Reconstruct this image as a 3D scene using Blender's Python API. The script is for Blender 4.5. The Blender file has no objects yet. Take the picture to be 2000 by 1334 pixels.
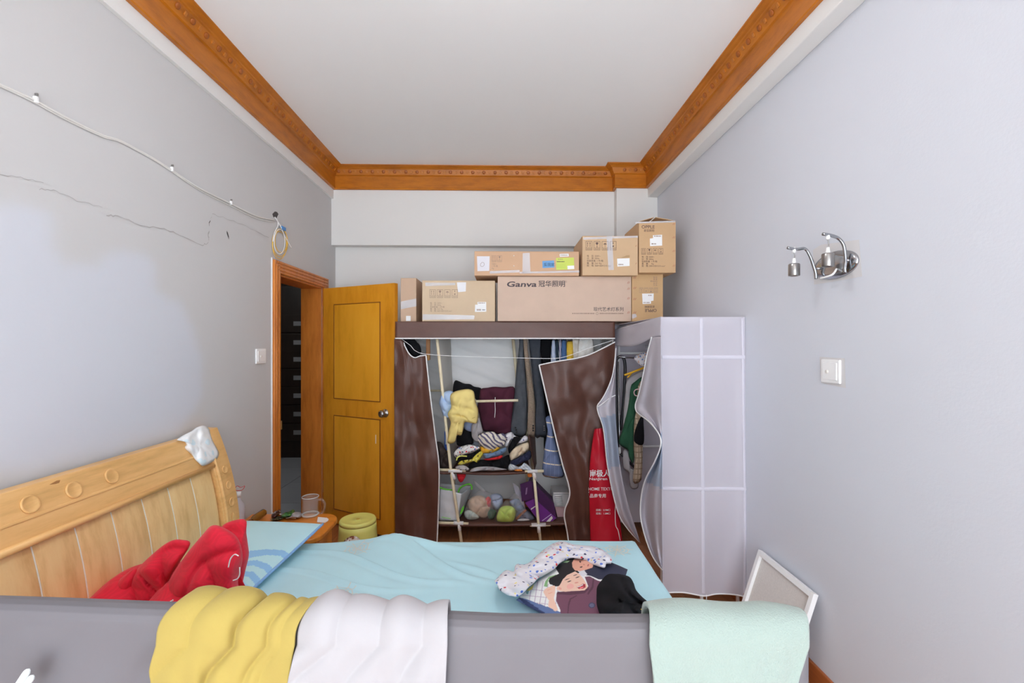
import bpy, bmesh, math, random
from mathutils import Vector, Matrix, noise

# ---------------------------------------------------------------- camera, light, exposure
F = 889.0; CX, CY = 1000.0, 667.0; VX, VY = 982.0, 672.0
HC = 1.52
TH = math.atan((CX - VX) / F)
sc = bpy.context.scene
col = sc.collection
cam_d = bpy.data.cameras.new('camera'); cam = bpy.data.objects.new('camera', cam_d); col.objects.link(cam)
cam.location = (0, 0, HC); cam.rotation_euler = (math.pi / 2, 0, -TH)
cam_d.sensor_width = 36; cam_d.lens = 36 * F / 2000; cam_d.shift_y = (VY - CY) / 2000; cam_d.clip_start = .02
sc.camera = cam
w = bpy.data.worlds.new('sky'); sc.world = w; w.use_nodes = True
w.node_tree.nodes['Background'].inputs[0].default_value = (.80, .88, 1, 1)
w.node_tree.nodes['Background'].inputs[1].default_value = 1.0
# daylight through the wide window behind the camera
ld = bpy.data.lights.new('window_daylight', 'AREA'); ld.shape = 'RECTANGLE'; ld.size = 2.6; ld.size_y = 2.2
ld.energy = 82; ld.color = (.84, .93, 1.0)
lo = bpy.data.objects.new('window_daylight', ld); col.objects.link(lo)
lo.location = (-.05, -3.25, 1.25); lo.rotation_euler = (math.radians(90), 0, 0)
# sun added to bounce off the made-up pale floor behind the camera
sd = bpy.data.lights.new('sun', 'SUN'); sd.energy = 13; sd.angle = .01; sd.color = (1, .96, .90)
so_ = bpy.data.objects.new('sun', sd); col.objects.link(so_); so_.rotation_euler = (math.radians(42), 0, 0)
sc.view_settings.view_transform = 'Standard'; sc.view_settings.look = 'None'
sc.view_settings.gamma = 1; sc.view_settings.use_curve_mapping = False
sc.view_settings.exposure = 0.55
try:
    sc.cycles.use_denoising = True
    sc.cycles.max_bounces = 10; sc.cycles.diffuse_bounces = 6
except Exception: pass

# ---------------------------------------------------------------- pixel helpers
RT = Vector((math.cos(TH), -math.sin(TH), 0)); FW = Vector((math.sin(TH), math.cos(TH), 0)); CAM = Vector((0, 0, HC))
def ray(px, py): return RT * ((px - CX) / F) + FW + Vector((0, 0, -(py - VY) / F))
def at(px, py, X=None, Y=None, Z=None):
    d = ray(px, py)
    if X is not None: t = X / d.x
    elif Y is not None: t = Y / d.y
    else: t = (Z - HC) / d.z
    return CAM + d * t
def proj(p):
    q = Vector(p) - CAM; z = q.dot(FW)
    return (CX + F * q.dot(RT) / z, VY - F * q.z / z)
def zm(pts, x0, y0, k): return [(x0 + a / k, y0 + b / k) for a, b in pts]
def z2(*p): return zm(p, 770, 620, 5.1306)
def z3(*p): return zm(p, 840, 820, 5.3367)
def z4(*p): return zm(p, 1040, 620, 2.3818)
def z8(*p): return zm(p, 960, 1050, 5.8824)

# ---------------------------------------------------------------- materials
def s2l(c):
    c /= 255.0
    return c / 12.92 if c <= .04045 else ((c + .055) / 1.055) ** 2.4
def C(r, g, b, k=1.4): return (min(.93, s2l(r) * k), min(.93, s2l(g) * k), min(.93, s2l(b) * k), 1)
MATS = {}
def newmat(name):
    m = bpy.data.materials.new(name); m.use_nodes = True
    nt = m.node_tree; b = nt.nodes['Principled BSDF']
    MATS[name] = m
    return m, nt, b
def lnk(nt, a, b): nt.links.new(a, b)
def coords(nt, scale=(1, 1, 1)):
    tc = nt.nodes.new('ShaderNodeTexCoord'); mp = nt.nodes.new('ShaderNodeMapping')
    mp.inputs['Scale'].default_value = scale
    lnk(nt, tc.outputs['Object'], mp.inputs['Vector'])
    return mp.outputs['Vector']
def nz(nt, vec, scale, detail=4, rough=.55):
    n = nt.nodes.new('ShaderNodeTexNoise'); n.inputs['Scale'].default_value = scale
    n.inputs['Detail'].default_value = detail; n.inputs['Roughness'].default_value = rough
    lnk(nt, vec, n.inputs['Vector']); return n.outputs['Fac']
def ramp(nt, fac, stops):
    r = nt.nodes.new('ShaderNodeValToRGB'); e = r.color_ramp.elements
    while len(e) < len(stops): e.new(.5)
    for i, (p, c) in enumerate(stops): e[i].position = p; e[i].color = c
    lnk(nt, fac, r.inputs['Fac']); return r.outputs['Color']
def bump(nt, b, fac, strength, dist=.01):
    n = nt.nodes.new('ShaderNodeBump'); n.inputs['Strength'].default_value = strength; n.inputs['Distance'].default_value = dist
    lnk(nt, fac, n.inputs['Height']); lnk(nt, n.outputs['Normal'], b.inputs['Normal'])
def mul(c, k): return (min(.95, c[0] * k), min(.95, c[1] * k), min(.95, c[2] * k), 1)
def mat(name, c, rough=.7, metal=0, var=.08, scale=8, bmp=.0, bscale=40, stretch=(1, 1, 1), sheen=0, spec=None):
    if name in MATS: return MATS[name]
    m, nt, b = newmat(name)
    b.inputs['Roughness'].default_value = rough; b.inputs['Metallic'].default_value = metal
    if spec is not None: b.inputs['Specular IOR Level'].default_value = spec
    if sheen: b.inputs['Sheen Weight'].default_value = sheen
    v = coords(nt, stretch)
    if var: lnk(nt, ramp(nt, nz(nt, v, scale), [(.3, mul(c, 1 - var)), (.7, mul(c, 1 + var))]), b.inputs['Base Color'])
    else: b.inputs['Base Color'].default_value = c
    if bmp: bump(nt, b, nz(nt, v, bscale, 3), bmp)
    return m
def wood(name, c1, c2, stretch, rough=.4, scale=3):
    m, nt, b = newmat(name)
    v = coords(nt, stretch)
    f1 = nz(nt, v, scale, 8, .65)
    lnk(nt, ramp(nt, f1, [(.3, mul(c1, .86)), (.5, tuple((c1[i] + c2[i]) / 2 for i in range(3)) + (1,)), (.7, c2)]), b.inputs['Base Color'])
    b.inputs['Roughness'].default_value = rough
    bump(nt, b, f1, .05, .004)
    return m
def spots(name, base, cols, scale=40, thr=.28, rough=.85, stripe=None):
    """cloth print: voronoi cells, some of them coloured"""
    m, nt, b = newmat(name); b.inputs['Roughness'].default_value = rough
    v = coords(nt)
    vo = nt.nodes.new('ShaderNodeTexVoronoi'); vo.inputs['Scale'].default_value = scale
    lnk(nt, v, vo.inputs['Vector'])
    sp = nt.nodes.new('ShaderNodeSeparateColor'); lnk(nt, vo.outputs['Color'], sp.inputs['Color'])
    n = len(cols)
    r = nt.nodes.new('ShaderNodeValToRGB'); r.color_ramp.interpolation = 'CONSTANT'
    e = r.color_ramp.elements
    while len(e) < n: e.new(.5)
    for i, c in enumerate(cols): e[i].position = i / n; e[i].color = c
    lnk(nt, sp.outputs['Red'], r.inputs['Fac'])
    lt = nt.nodes.new('ShaderNodeMath'); lt.operation = 'LESS_THAN'; lt.inputs[1].default_value = thr
    lnk(nt, vo.outputs['Distance'], lt.inputs[0])
    mx = nt.nodes.new('ShaderNodeMix'); mx.data_type = 'RGBA'
    lnk(nt, lt.outputs[0], mx.inputs['Factor']); mx.inputs['A'].default_value = base
    lnk(nt, r.outputs['Color'], mx.inputs['B']); lnk(nt, mx.outputs['Result'], b.inputs['Base Color'])
    return m
def stripes(name, base, line, scale=(0, 0, 1), freq=10, width=.12, rough=.85, wob=.0, line2=None, scale2=None, freq2=0):
    """woven stripes across one or two axes"""
    m, nt, b = newmat(name); b.inputs['Roughness'].default_value = rough
    v = coords(nt)
    def band(sc_, fq):
        dp = nt.nodes.new('ShaderNodeVectorMath'); dp.operation = 'DOT_PRODUCT'; dp.inputs[1].default_value = sc_
        lnk(nt, v, dp.inputs[0]); o = dp.outputs['Value']
        if wob:
            ad = nt.nodes.new('ShaderNodeMath'); ad.operation = 'MULTIPLY_ADD'; ad.inputs[1].default_value = wob
            lnk(nt, nz(nt, v, 14, 1), ad.inputs[0]); lnk(nt, o, ad.inputs[2]); o = ad.outputs[0]
        ml = nt.nodes.new('ShaderNodeMath'); ml.operation = 'MULTIPLY'; ml.inputs[1].default_value = fq; lnk(nt, o, ml.inputs[0])
        fr = nt.nodes.new('ShaderNodeMath'); fr.operation = 'FRACT'; lnk(nt, ml.outputs[0], fr.inputs[0])
        lt = nt.nodes.new('ShaderNodeMath'); lt.operation = 'LESS_THAN'; lt.inputs[1].default_value = width; lnk(nt, fr.outputs[0], lt.inputs[0])
        return lt.outputs[0]
    mx = nt.nodes.new('ShaderNodeMix'); mx.data_type = 'RGBA'
    lnk(nt, band(scale, freq), mx.inputs['Factor'])
    mx.inputs['A'].default_value = base; mx.inputs['B'].default_value = line
    out = mx.outputs['Result']
    if line2:
        m2 = nt.nodes.new('ShaderNodeMix'); m2.data_type = 'RGBA'
        lnk(nt, band(scale2, freq2), m2.inputs['Factor']); lnk(nt, out, m2.inputs['A']); m2.inputs['B'].default_value = line2
        out = m2.outputs['Result']
    lnk(nt, out, b.inputs['Base Color'])
    return m
def vcol(name, rough=.85, bmp=0):
    m, nt, b = newmat(name); b.inputs['Roughness'].default_value = rough
    a = nt.nodes.new('ShaderNodeVertexColor'); a.layer_name = 'Col'
    lnk(nt, a.outputs['Color'], b.inputs['Base Color'])
    if bmp: bump(nt, b, nz(nt, coords(nt), 60, 3), bmp)
    return m
def glass(name, c=(.95, .97, .97, 1), rough=.02, alpha=.8, trans=0.0):
    """thin clear plastic or glass: transparent with a glossy skin"""
    m = bpy.data.materials.new(name); m.use_nodes = True; nt = m.node_tree; MATS[name] = m
    b = nt.nodes['Principled BSDF']; out = nt.nodes['Material Output']
    b.inputs['Base Color'].default_value = c; b.inputs['Roughness'].default_value = rough
    tr = nt.nodes.new('ShaderNodeBsdfTransparent'); tr.inputs[0].default_value = c
    mx = nt.nodes.new('ShaderNodeMixShader'); mx.inputs[0].default_value = 1 - alpha
    lnk(nt, tr.outputs[0], mx.inputs[1]); lnk(nt, b.outputs[0], mx.inputs[2]); lnk(nt, mx.outputs[0], out.inputs['Surface'])
    return m

# ---------------------------------------------------------------- objects
def tag(o, label=None, cat=None, group=None, kind=None):
    if label: o['label'] = label
    if cat: o['category'] = cat
    if group: o['group'] = group
    if kind: o['kind'] = kind
    return o
def thing(name, label, cat, loc=(0, 0, 0), group=None, kind=None):
    o = bpy.data.objects.new(name, None); o.empty_display_size = .05; col.objects.link(o); o.location = loc
    return tag(o, label, cat, group, kind)
def world_loc(o):
    v = Vector(o.location)
    while o.parent: o = o.parent; v += Vector(o.location) if o.type == 'EMPTY' else Vector((0, 0, 0))
    return v
def link(name, me, m=None, parent=None, smooth=False):
    o = bpy.data.objects.new(name, me); col.objects.link(o)
    if m is not None and not me.materials: me.materials.append(m)
    if smooth:
        for p in me.polygons: p.use_smooth = True
    if parent is not None:
        o.parent = parent
        if parent.type == 'EMPTY': o.matrix_parent_inverse = Matrix.Translation(-Vector(parent.location))
        elif parent.matrix_basis != Matrix.Identity(4): o.matrix_parent_inverse = parent.matrix_basis.inverted()
    return o
def mk(name, vs, fs, m=None, parent=None, smooth=False):
    me = bpy.data.meshes.new(name); me.from_pydata([tuple(v) for v in vs], [], fs); me.update()
    return link(name, me, m, parent, smooth)
def finish(name, bm, m, parent=None, smooth=False):
    bmesh.ops.recalc_face_normals(bm, faces=bm.faces)
    me = bpy.data.meshes.new(name); bm.to_mesh(me); bm.free()
    return link(name, me, m, parent, smooth)
def box(name, a, b, m, parent=None, bev=0, seg=2):
    bm = bmesh.new(); bmesh.ops.create_cube(bm, size=1)
    a, b = Vector(a), Vector(b)
    for v in bm.verts: v.co = Vector([(a[i] + b[i]) / 2 + v.co[i] * abs(b[i] - a[i]) for i in range(3)])
    if bev: bmesh.ops.bevel(bm, geom=bm.edges[:], offset=bev, segments=seg, affect='EDGES', profile=.5)
    return finish(name, bm, m, parent)
def xform(o, M):
    o.data.transform(M); return o
def catmull(pts, t, closed=False):
    n = len(pts)
    if closed: x = (t % 1.0) * n; i = int(x); f = x - i; g = lambda k: pts[k % n]
    else:
        x = max(0, min(1, t)) * (n - 1); i = min(int(x), n - 2); f = x - i
        g = lambda k: pts[max(0, min(n - 1, k))]
    p0, p1, p2, p3 = g(i - 1), g(i), g(i + 1), g(i + 2)
    return [.5 * ((2 * b) + (-a + c) * f + (2 * a - 5 * b + 4 * c - d) * f * f + (-a + 3 * b - 3 * c + d) * f ** 3) for a, b, c, d in zip(p0, p1, p2, p3)]
def lerp(a, b, t): return [x + (y - x) * t for x, y in zip(a, b)]
def arclen(pts, n=40, closed=False):
    """resample by length"""
    dn = 12 * len(pts)
    dense = [catmull(pts, k / dn, closed) for k in range(dn + (0 if closed else 1))]
    if closed: dense.append(dense[0])
    L = [0]
    for a, b in zip(dense, dense[1:]): L.append(L[-1] + math.dist(a, b))
    out = []; j = 0
    cnt = n if closed else n - 1
    for k in range(n):
        d = L[-1] * k / cnt
        while j < len(L) - 2 and L[j + 1] < d: j += 1
        f = (d - L[j]) / max(1e-9, L[j + 1] - L[j])
        out.append(lerp(dense[j], dense[j + 1], min(1, f)))
    return out
def tube(name, pts, r, m, parent=None, n=8, smooth_path=True, closed=False, seg=None, taper=None):
    pts = [list(p) for p in pts]
    if smooth_path and len(pts) > 2: pts = arclen(pts, seg or 6 * len(pts), closed)
    P = [Vector(p) for p in pts]; N = len(P); vs = []; fs = []
    up = Vector((0, 0, 1)); prev = None
    for i, p in enumerate(P):
        t = (P[(i + 1) % N] - P[i - 1]) if closed else (P[min(N - 1, i + 1)] - P[max(0, i - 1)])
        t.normalize()
        a = prev - t * prev.dot(t) if prev is not None else (up.cross(t) if abs(t.z) < .95 else Vector((1, 0, 0)).cross(t))
        a.normalize(); prev = a; b = t.cross(a)
        rr = r if taper is None else r * taper(i / (N - 1))
        for k in range(n):
            an = 2 * math.pi * k / n; vs.append(p + a * (rr * math.cos(an)) + b * (rr * math.sin(an)))
    M = N if closed else N - 1
    for i in range(M):
        for k in range(n):
            j = (i + 1) % N
            fs.append((i * n + k, i * n + (k + 1) % n, j * n + (k + 1) % n, j * n + k))
    if not closed: fs.append(tuple(range(n - 1, -1, -1))); fs.append(tuple((N - 1) * n + k for k in range(n)))
    return mk(name, vs, fs, m, parent, True)
def lathe(name, prof, loc, m, parent=None, n=32, M=None, smooth=True):
    vs = []; fs = []
    for r, z in prof:
        for k in range(n):
            a = 2 * math.pi * k / n; vs.append(Vector((r * math.cos(a), r * math.sin(a), z)))
    for i in range(len(prof) - 1):
        for k in range(n):
            fs.append((i * n + k, i * n + (k + 1) % n, (i + 1) * n + (k + 1) % n, (i + 1) * n + k))
    if prof[0][0] > 1e-5: fs.append(tuple(range(n - 1, -1, -1)))
    if prof[-1][0] > 1e-5: fs.append(tuple((len(prof) - 1) * n + k for k in range(n)))
    T = Matrix.Translation(loc) @ (M or Matrix.Identity(4))
    o = mk(name, [T @ v for v in vs], fs, m, parent, smooth)
    return o
def grid(name, fn, nu, nv, m, parent=None, thick=0, smooth=True):
    vs = [fn(i / nu, j / nv) for j in range(nv + 1) for i in range(nu + 1)]
    fs = [(j * (nu + 1) + i, j * (nu + 1) + i + 1, (j + 1) * (nu + 1) + i + 1, (j + 1) * (nu + 1) + i) for j in range(nv) for i in range(nu)]
    o = mk(name, vs, fs, m, parent, smooth)
    if thick:
        md = o.modifiers.new('solid', 'SOLIDIFY'); md.thickness = thick; md.offset = 0
    return o
def fnoise(x, y, z=0): return noise.noise(Vector((x, y, z)))
def sheet(L, R, place, top=None, bot=None, fold=None):
    """surface fn(u,v) hanging between a left and a right edge traced in pixels; place(px,py,u,v)->point"""
    Ls = arclen(L, 48); Rs = arclen(R, 48)
    Ts = arclen(top, 48) if top else None; Bs = arclen(bot, 48) if bot else None
    g = lambda S, t: lerp(S[min(46, int(t * 47))], S[min(46, int(t * 47)) + 1], t * 47 - min(46, int(t * 47)))
    def fn(u, v):
        p = lerp(g(Ls, v), g(Rs, v), u)
        if Ts:
            a = g(Ts, u); b = lerp(Ls[0], Rs[0], u); k = (1 - v) ** 2.5
            p = [p[0] + (a[0] - b[0]) * k, p[1] + (a[1] - b[1]) * k]
        if Bs:
            a = g(Bs, u); b = lerp(Ls[-1], Rs[-1], u); k = v ** 4
            p = [p[0] + (a[0] - b[0]) * k, p[1] + (a[1] - b[1]) * k]
        return place(p[0], p[1], u, v)
    return fn
def yplane(Y, fold=lambda u, v: 0): return lambda px, py, u, v: at(px, py, Y=Y + fold(u, v))
def inflate(name, outline, m, parent=None, Y=None, X=None, Z=None, d=.06, wr=.012, seed=0, n=64, rings=11, pw=2.6, wf=14, back=.35, sgn=1):
    """soft closed body over a traced outline: the rim lies on the given plane, the middle swells toward the viewer"""
    out = arclen([list(p) for p in outline], n, True)
    cx = sum(p[0] for p in out) / n; cy = sum(p[1] for p in out) / n
    vs = []; fs = []
    def val(px, py, off):
        if Y is not None: return at(px, py, Y=(Y(px, py) if callable(Y) else Y) - off)
        if X is not None: return at(px, py, X=(X(px, py) if callable(X) else X) + off * sgn)
        return at(px, py, Z=(Z(px, py) if callable(Z) else Z) + off)
    def layer(sgn, first):
        start = len(vs)
        for r in range(0 if first else 1, rings):
            s = 1 - r / rings
            for p in out:
                px, py = cx + (p[0] - cx) * s, cy + (p[1] - cy) * s
                h = d * (1 - s ** pw) ** .55
                q = val(px, py, 0)
                ds = seed * 1.7; ph_ = 5 * fnoise(q.x * wf * .35 + seed, q.y * wf * .35, q.z * wf * .35)
                crease = 1 - abs(math.sin((q.x * math.cos(ds) + (q.z + q.y * .7) * math.sin(ds)) * wf * 1.6 + ph_))
                w_ = wr * (abs(fnoise(q.x * wf + seed, q.y * wf, q.z * wf * .8)) * 1.8 - .4 - .9 * crease ** 3) * min(1, (1 - s) * 4)
                vs.append(val(px, py, (h + w_) if sgn > 0 else -h * back))
        q = val(cx, cy, 0); vs.append(val(cx, cy, d if sgn > 0 else -d * back))
        return start
    s0 = layer(1, True)
    def ringidx(sgn, r):
        if r == 0: return [k for k in range(n)]
        base = 0 if sgn > 0 else s1 - n
        return [base + r * n + k for k in range(n)]
    c0 = len(vs) - 1
    s1 = len(vs); layer(-1, False); c1 = len(vs) - 1
    for sgn, c in ((1, c0), (-1, c1)):
        for r in range(rings - 1):
            a, b = ringidx(sgn, r), ringidx(sgn, r + 1)
            for k in range(n):
                f = (a[k], a[(k + 1) % n], b[(k + 1) % n], b[k]); fs.append(f if sgn < 0 else f[::-1])
        a = ringidx(sgn, rings - 1)
        for k in range(n):
            f = (a[k], a[(k + 1) % n], c); fs.append(f if sgn < 0 else f[::-1])
    o = mk(name, vs, fs, m, parent, True)
    return o
def inside(p, poly):
    x, y = p; r = False; j = len(poly) - 1
    for i in range(len(poly)):
        (xi, yi), (xj, yj) = poly[i], poly[j]
        if (yi > y) != (yj > y) and x < (xj - xi) * (y - yi) / (yj - yi) + xi: r = not r
        j = i
    return r
def paint(o, base, polys):
    """printed colours: each polygon is given in photo pixels and fixed to the cloth it is printed on"""
    me = o.data; ca = me.color_attributes.new('Col', 'FLOAT_COLOR', 'POINT')
    for i, v in enumerate(me.vertices):
        p = proj(v.co); c = base
        for cc, poly in polys:
            if inside(p, poly): c = cc
        ca.data[i].color = c
def flat(name, pts, m, parent=None, thick=.0006, off=Vector((0, 0, 0))):
    """thin label: polygon of world points, extruded a little"""
    P = [Vector(p) for p in pts]; nrm = (P[1] - P[0]).cross(P[2] - P[0]).normalized()
    n = len(P); vs = P + [p - nrm * thick for p in P]
    fs = [tuple(range(n)), tuple(range(2 * n - 1, n - 1, -1))] + [(i, n + i, n + (i + 1) % n, (i + 1) % n) for i in range(n)]
    return mk(name, vs, fs, m, parent)
def plabel(name, pts, Y, m, parent, thick=.0006):
    return flat(name, [at(a, b, Y=Y) for a, b in pts], m, parent, thick)
def quadpx(x0, y0, x1, y1): return [(x0, y1), (x1, y1), (x1, y0), (x0, y0)]
def text(s, px, py, hpx, Y, m, parent, name='printed_text', rot=0, wide=1.0, bold=0, X0=None, spacing=1.0, shear=0):
    cu = bpy.data.curves.new('txt', 'FONT'); cu.body = s; cu.size = 1; cu.align_x = 'LEFT'; cu.offset = bold
    cu.space_character = spacing; cu.shear = shear; cu.resolution_u = 3
    o = bpy.data.objects.new('txt', cu); col.objects.link(o)
    dg = bpy.context.evaluated_depsgraph_get(); dg.update()
    me = bpy.data.meshes.new_from_object(o.evaluated_get(dg)); bpy.data.objects.remove(o); bpy.data.curves.remove(cu)
    p = at(px, py, Y=Y); k = hpx / F * Y
    M = Matrix.Translation(p) @ Matrix.Rotation(rot, 4, 'Y') @ Matrix.Rotation(math.pi / 2, 4, 'X') @ Matrix.Diagonal((k * wide, k, k, 1))
    me.transform(M); me.materials.clear(); me.name = name
    return link(name, me, m, parent)

# ================================================================ the room
XL, XR = -1.55, 1.39            # side walls
YB, YBEAM, YCOL = 4.25, 4.15, 4.06
ZC, YW = 3.111, -3.05           # ceiling, window wall behind the camera
DY0, DY1, DZ = 3.168, 3.937, 2.005   # door opening in the left wall
M_wall = mat('wall_paint', C(207, 206, 207, 1.2), .9, var=.012, scale=1.3, bmp=.06, bscale=90)
M_wallr = mat('wall_paint_daylit', C(204, 207, 215, 1.15), .9, var=.012, scale=1.1, bmp=.06, bscale=90)  # wall paint with daylight's bluish cast mixed into the colour
M_ceil = mat('ceiling_paint', C(212, 211, 213, 1.5), .92, var=.008, scale=1)
M_beam = mat('beam_paint', C(211, 210, 208, 1.24), .9, var=.012, scale=2, bmp=.04)
M_crown = wood('crown_wood', C(150, 84, 14), C(176, 106, 24), (2.2, 2.2, 9), .35, 2.2)
M_bead = mat('crown_carving', C(140, 76, 24), .4, var=.1, scale=20)
M_bead2 = mat('crown_carving_light', C(164, 100, 36), .4, var=.08, scale=20)
M_floor = wood('floor_wood', C(126, 76, 42), C(156, 100, 62), (9, 1.2, 6), .35, 3)
M_gap = mat('floor_gap', C(40, 22, 14), .8, var=0)
M_base = wood('baseboard_wood', C(140, 74, 36), C(160, 92, 48), (5, 1, 9), .4, 3)

YBOUNCE = -.5                      # edge of the pale floor added behind the camera for bounce light
def struct(o, label=None):
    o['kind'] = 'structure'
    if label: o['label'] = label
    return o
# floor with planks
fl = struct(box('floor', (XL - .17, YBOUNCE, -.08), (XR + .1, YB, -.006), M_gap), 'reddish-brown plank floor under the bed and wardrobes')
random.seed(4)
PW = .115; nC = int((XR - XL) / PW) + 1
plank_me = {}
for c in range(nC):
    x0 = XL + c * PW; x1 = min(XR, x0 + PW)
    if x1 - x0 < .02: continue
    y = YBOUNCE - random.random() * .8
    while y < YB:
        y1 = y + .9
        a, b = max(y, YBOUNCE), min(y1, YB)
        key = (round(x1 - x0, 3), round(b - a, 3))
        if b - a > .05:
            if key not in plank_me:
                o = box('plank', (0, 0, -.006), (x1 - x0 - .002, b - a - .002, 0), M_floor, fl, .0008, 1); plank_me[key] = o.data
            else: o = link('plank', plank_me[key], None, fl)
            o.location = (x0 + .001, a + .001, 0)
        y = y1
struct(box('floor_bounce', (XL - .17, YW, -.08), (XR + .1, YBOUNCE, 0), mat('bounce_tile', C(214, 212, 208, 1.2), .5, var=.03)), 'pale tiled floor added out of view behind the camera to bounce sunlight')  # unseen pale floor put in to throw sunlight up at the ceiling
struct(box('ceiling', (XL - .17, YW, ZC), (XR + .1, YB + .1, ZC + .1), M_ceil), 'white painted ceiling')
struct(box('wall_right', (XR, YW, 0), (XR + .1, YB + .1, ZC), M_wallr), 'white right wall with sconce and switch')
struct(box('wall_back', (XL, YB, 0), (XR, YB + .1, ZC), M_beam), 'white back wall behind the wardrobes')
struct(box('beam_back', (XL, YBEAM, 2.416), (XR, YB, ZC), M_beam), 'white beam along the top of the back wall')
struct(box('beam_left', (XL, YW, 2.835), (-1.53, YBEAM, ZC), M_beam), 'shallow painted ledge under the left crown moulding')
struct(box('beam_right', (1.30, YW, 2.835), (XR, YCOL, ZC), M_beam, None, .006), 'shallow painted ledge under the right crown moulding')
struct(box('pilaster', (1.02, YCOL, 0), (XR, YB, ZC), M_beam, None, .004), 'white pilaster in the right back corner')
# window wall behind the camera: a wide opening
wv = []
def multi(name, boxes, m):
    bm = bmesh.new()
    for a, b in boxes:
        g = bmesh.ops.create_cube(bm, size=1)
        for v in g['verts']: v.co = Vector([(a[i] + b[i]) / 2 + v.co[i] * abs(b[i] - a[i]) for i in range(3)])
    return finish(name, bm, m)
struct(multi('wall_front', [((XL - .17, YW - .1, 0), (-1.4, YW, ZC)), ((1.3, YW - .1, 0), (XR + .1, YW, ZC)), ((-1.4, YW - .1, 0), (1.3, YW, .12)), ((-1.4, YW - .1, 2.36), (1.3, YW, ZC))], M_wall), 'window wall behind the camera')
# left wall: painted grid with the door opening
def wl(px, py): p = at(px, py, X=XL); return (p.y, p.z)
patch1 = [wl(*p) for p in [(-900, 395), (0, 395), (60, 400), (100, 410), (104, 470), (108, 522), (150, 517), (200, 512), (203, 495), (240, 490), (290, 497), (303, 510), (305, 560), (318, 578), (360, 592), (368, 625), (392, 690), (395, 740), (385, 800), (345, 848), (250, 870), (150, 900), (0, 925), (-900, 1000)]]
ys = [YW + i * (DY0 - YW) / 200 for i in range(201)] + [DY0 + i * (DY1 - DY0) / 30 for i in range(1, 31)] + [DY1 + i * (YB - DY1) / 12 for i in range(1, 13)]
zs = [i * DZ / 90 for i in range(91)] + [DZ + i * (ZC - DZ) / 50 for i in range(1, 51)]
vs = []; fs = []; cols = []
cA = C(207, 206, 206, 1.0); cB = C(206, 209, 217, 1.06)
for z in zs:
    for y in ys:
        vs.append((XL, y, z)); wob = (y + .02 * fnoise(y * 9, z * 9), z + .02 * fnoise(y * 9, z * 9, 5))
        cols.append(cB if inside(wob, patch1) else cA)
for _ in range(2):
    nc = list(cols); W = len(ys)
    for j in range(1, len(zs) - 1):
        for i in range(1, W - 1):
            k = j * W + i
            if not (cols[k - 1] == cols[k + 1] == cols[k - W] == cols[k + W]):
                nc[k] = tuple((cols[k][t] * 2 + cols[k - 1][t] + cols[k + 1][t] + cols[k - W][t] + cols[k + W][t]) / 6 for t in range(4))
    cols = nc
W = len(ys)
for j in range(len(zs) - 1):
    for i in range(W - 1):
        if zs[j] >= DZ - 1e-6 or not (DY0 - 1e-6 <= ys[i] < DY1 - 1e-6):
            fs.append((j * W + i, j * W + i + 1, (j + 1) * W + i + 1, (j + 1) * W + i))
def addbox(vs, fs, a, b):
    k = len(vs)
    for z in (a[2], b[2]):
        for y in (a[1], b[1]):
            for x in (a[0], b[0]): vs.append((x, y, z))
    for f in ((0, 1, 3, 2), (4, 6, 7, 5), (0, 4, 5, 1), (2, 3, 7, 6), (0, 2, 6, 4), (1, 5, 7, 3)): fs.append(tuple(k + q for q in f))
for a, b in (((XL - .17, YW, 0), (XL - .001, DY0, ZC)), ((XL - .17, DY1, 0), (XL - .001, YB, ZC)), ((XL - .17, DY0, DZ), (XL - .001, DY1, ZC))):
    addbox(vs, fs, a, b)
cols += [cA] * (len(vs) - len(cols))
M_wl = vcol('wall_left_paint', .9, .04)
wlo = struct(mk('wall_left', vs, fs, M_wl), 'white left wall with hairline crack and a bluish repainted patch')
ca = wlo.data.color_attributes.new('Col', 'FLOAT_COLOR', 'POINT')
for i, c in enumerate(cols): ca.data[i].color = c
# hairline crack and plaster chips
M_crack = mat('crack_grey', C(168, 165, 164, 1.1), .95, var=.1)
M_chip = mat('chip_dark', C(70, 66, 66), .95, var=.1)
def ribbon(name, px, w_, m, parent, X=XL + .0012):
    P = [at(a, b, X=X) for a, b in px]; vs = []; fs = []
    random.seed(len(px))
    for i, p in enumerate(P):
        h = w_ * (.5 + random.random()) / 2; vs += [p + Vector((0, 0, h)), p - Vector((0, 0, h))]
    for i in range(len(P) - 1): fs.append((2 * i, 2 * i + 1, 2 * i + 3, 2 * i + 2))
    return mk(name, vs, fs, m, parent)
def jag(px, n=5, amp=1.6, seed=1):
    random.seed(seed); out = []
    for a, b in zip(px, px[1:]):
        for k in range(n):
            t = k / n; out.append((a[0] + (b[0] - a[0]) * t + random.uniform(-amp, amp) * .4, a[1] + (b[1] - a[1]) * t + random.uniform(-amp, amp)))
    return out + [px[-1]]
ribbon('wall_crack', jag([(-10, 340), (40, 347), (85, 357)], 6), .0022, M_crack, wlo)
ribbon('wall_crack', jag([(76, 369), (110, 373), (150, 392), (200, 405)], 6, 2, 2), .002, M_crack, wlo)
ribbon('wall_crack', jag([(208, 421), (230, 422), (285, 444), (320, 445), (350, 460), (395, 478), (406, 475), (409, 462)], 5, 1.8, 3), .0036, M_crack, wlo)
ribbon('wall_crack', jag([(411, 430), (415, 418), (440, 426), (480, 442), (525, 464)], 5, 1.5, 4), .0022, M_crack, wlo)
ribbon('plaster_chip', [(411, 431), (408, 436), (409, 441)], .008, M_chip, wlo)
ribbon('plaster_chip', [(409, 452), (406, 458), (408, 466)], .016, M_crack, wlo)
ribbon('plaster_chip', [(443, 453), (445, 458), (447, 465)], .02, M_chip, wlo)
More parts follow.
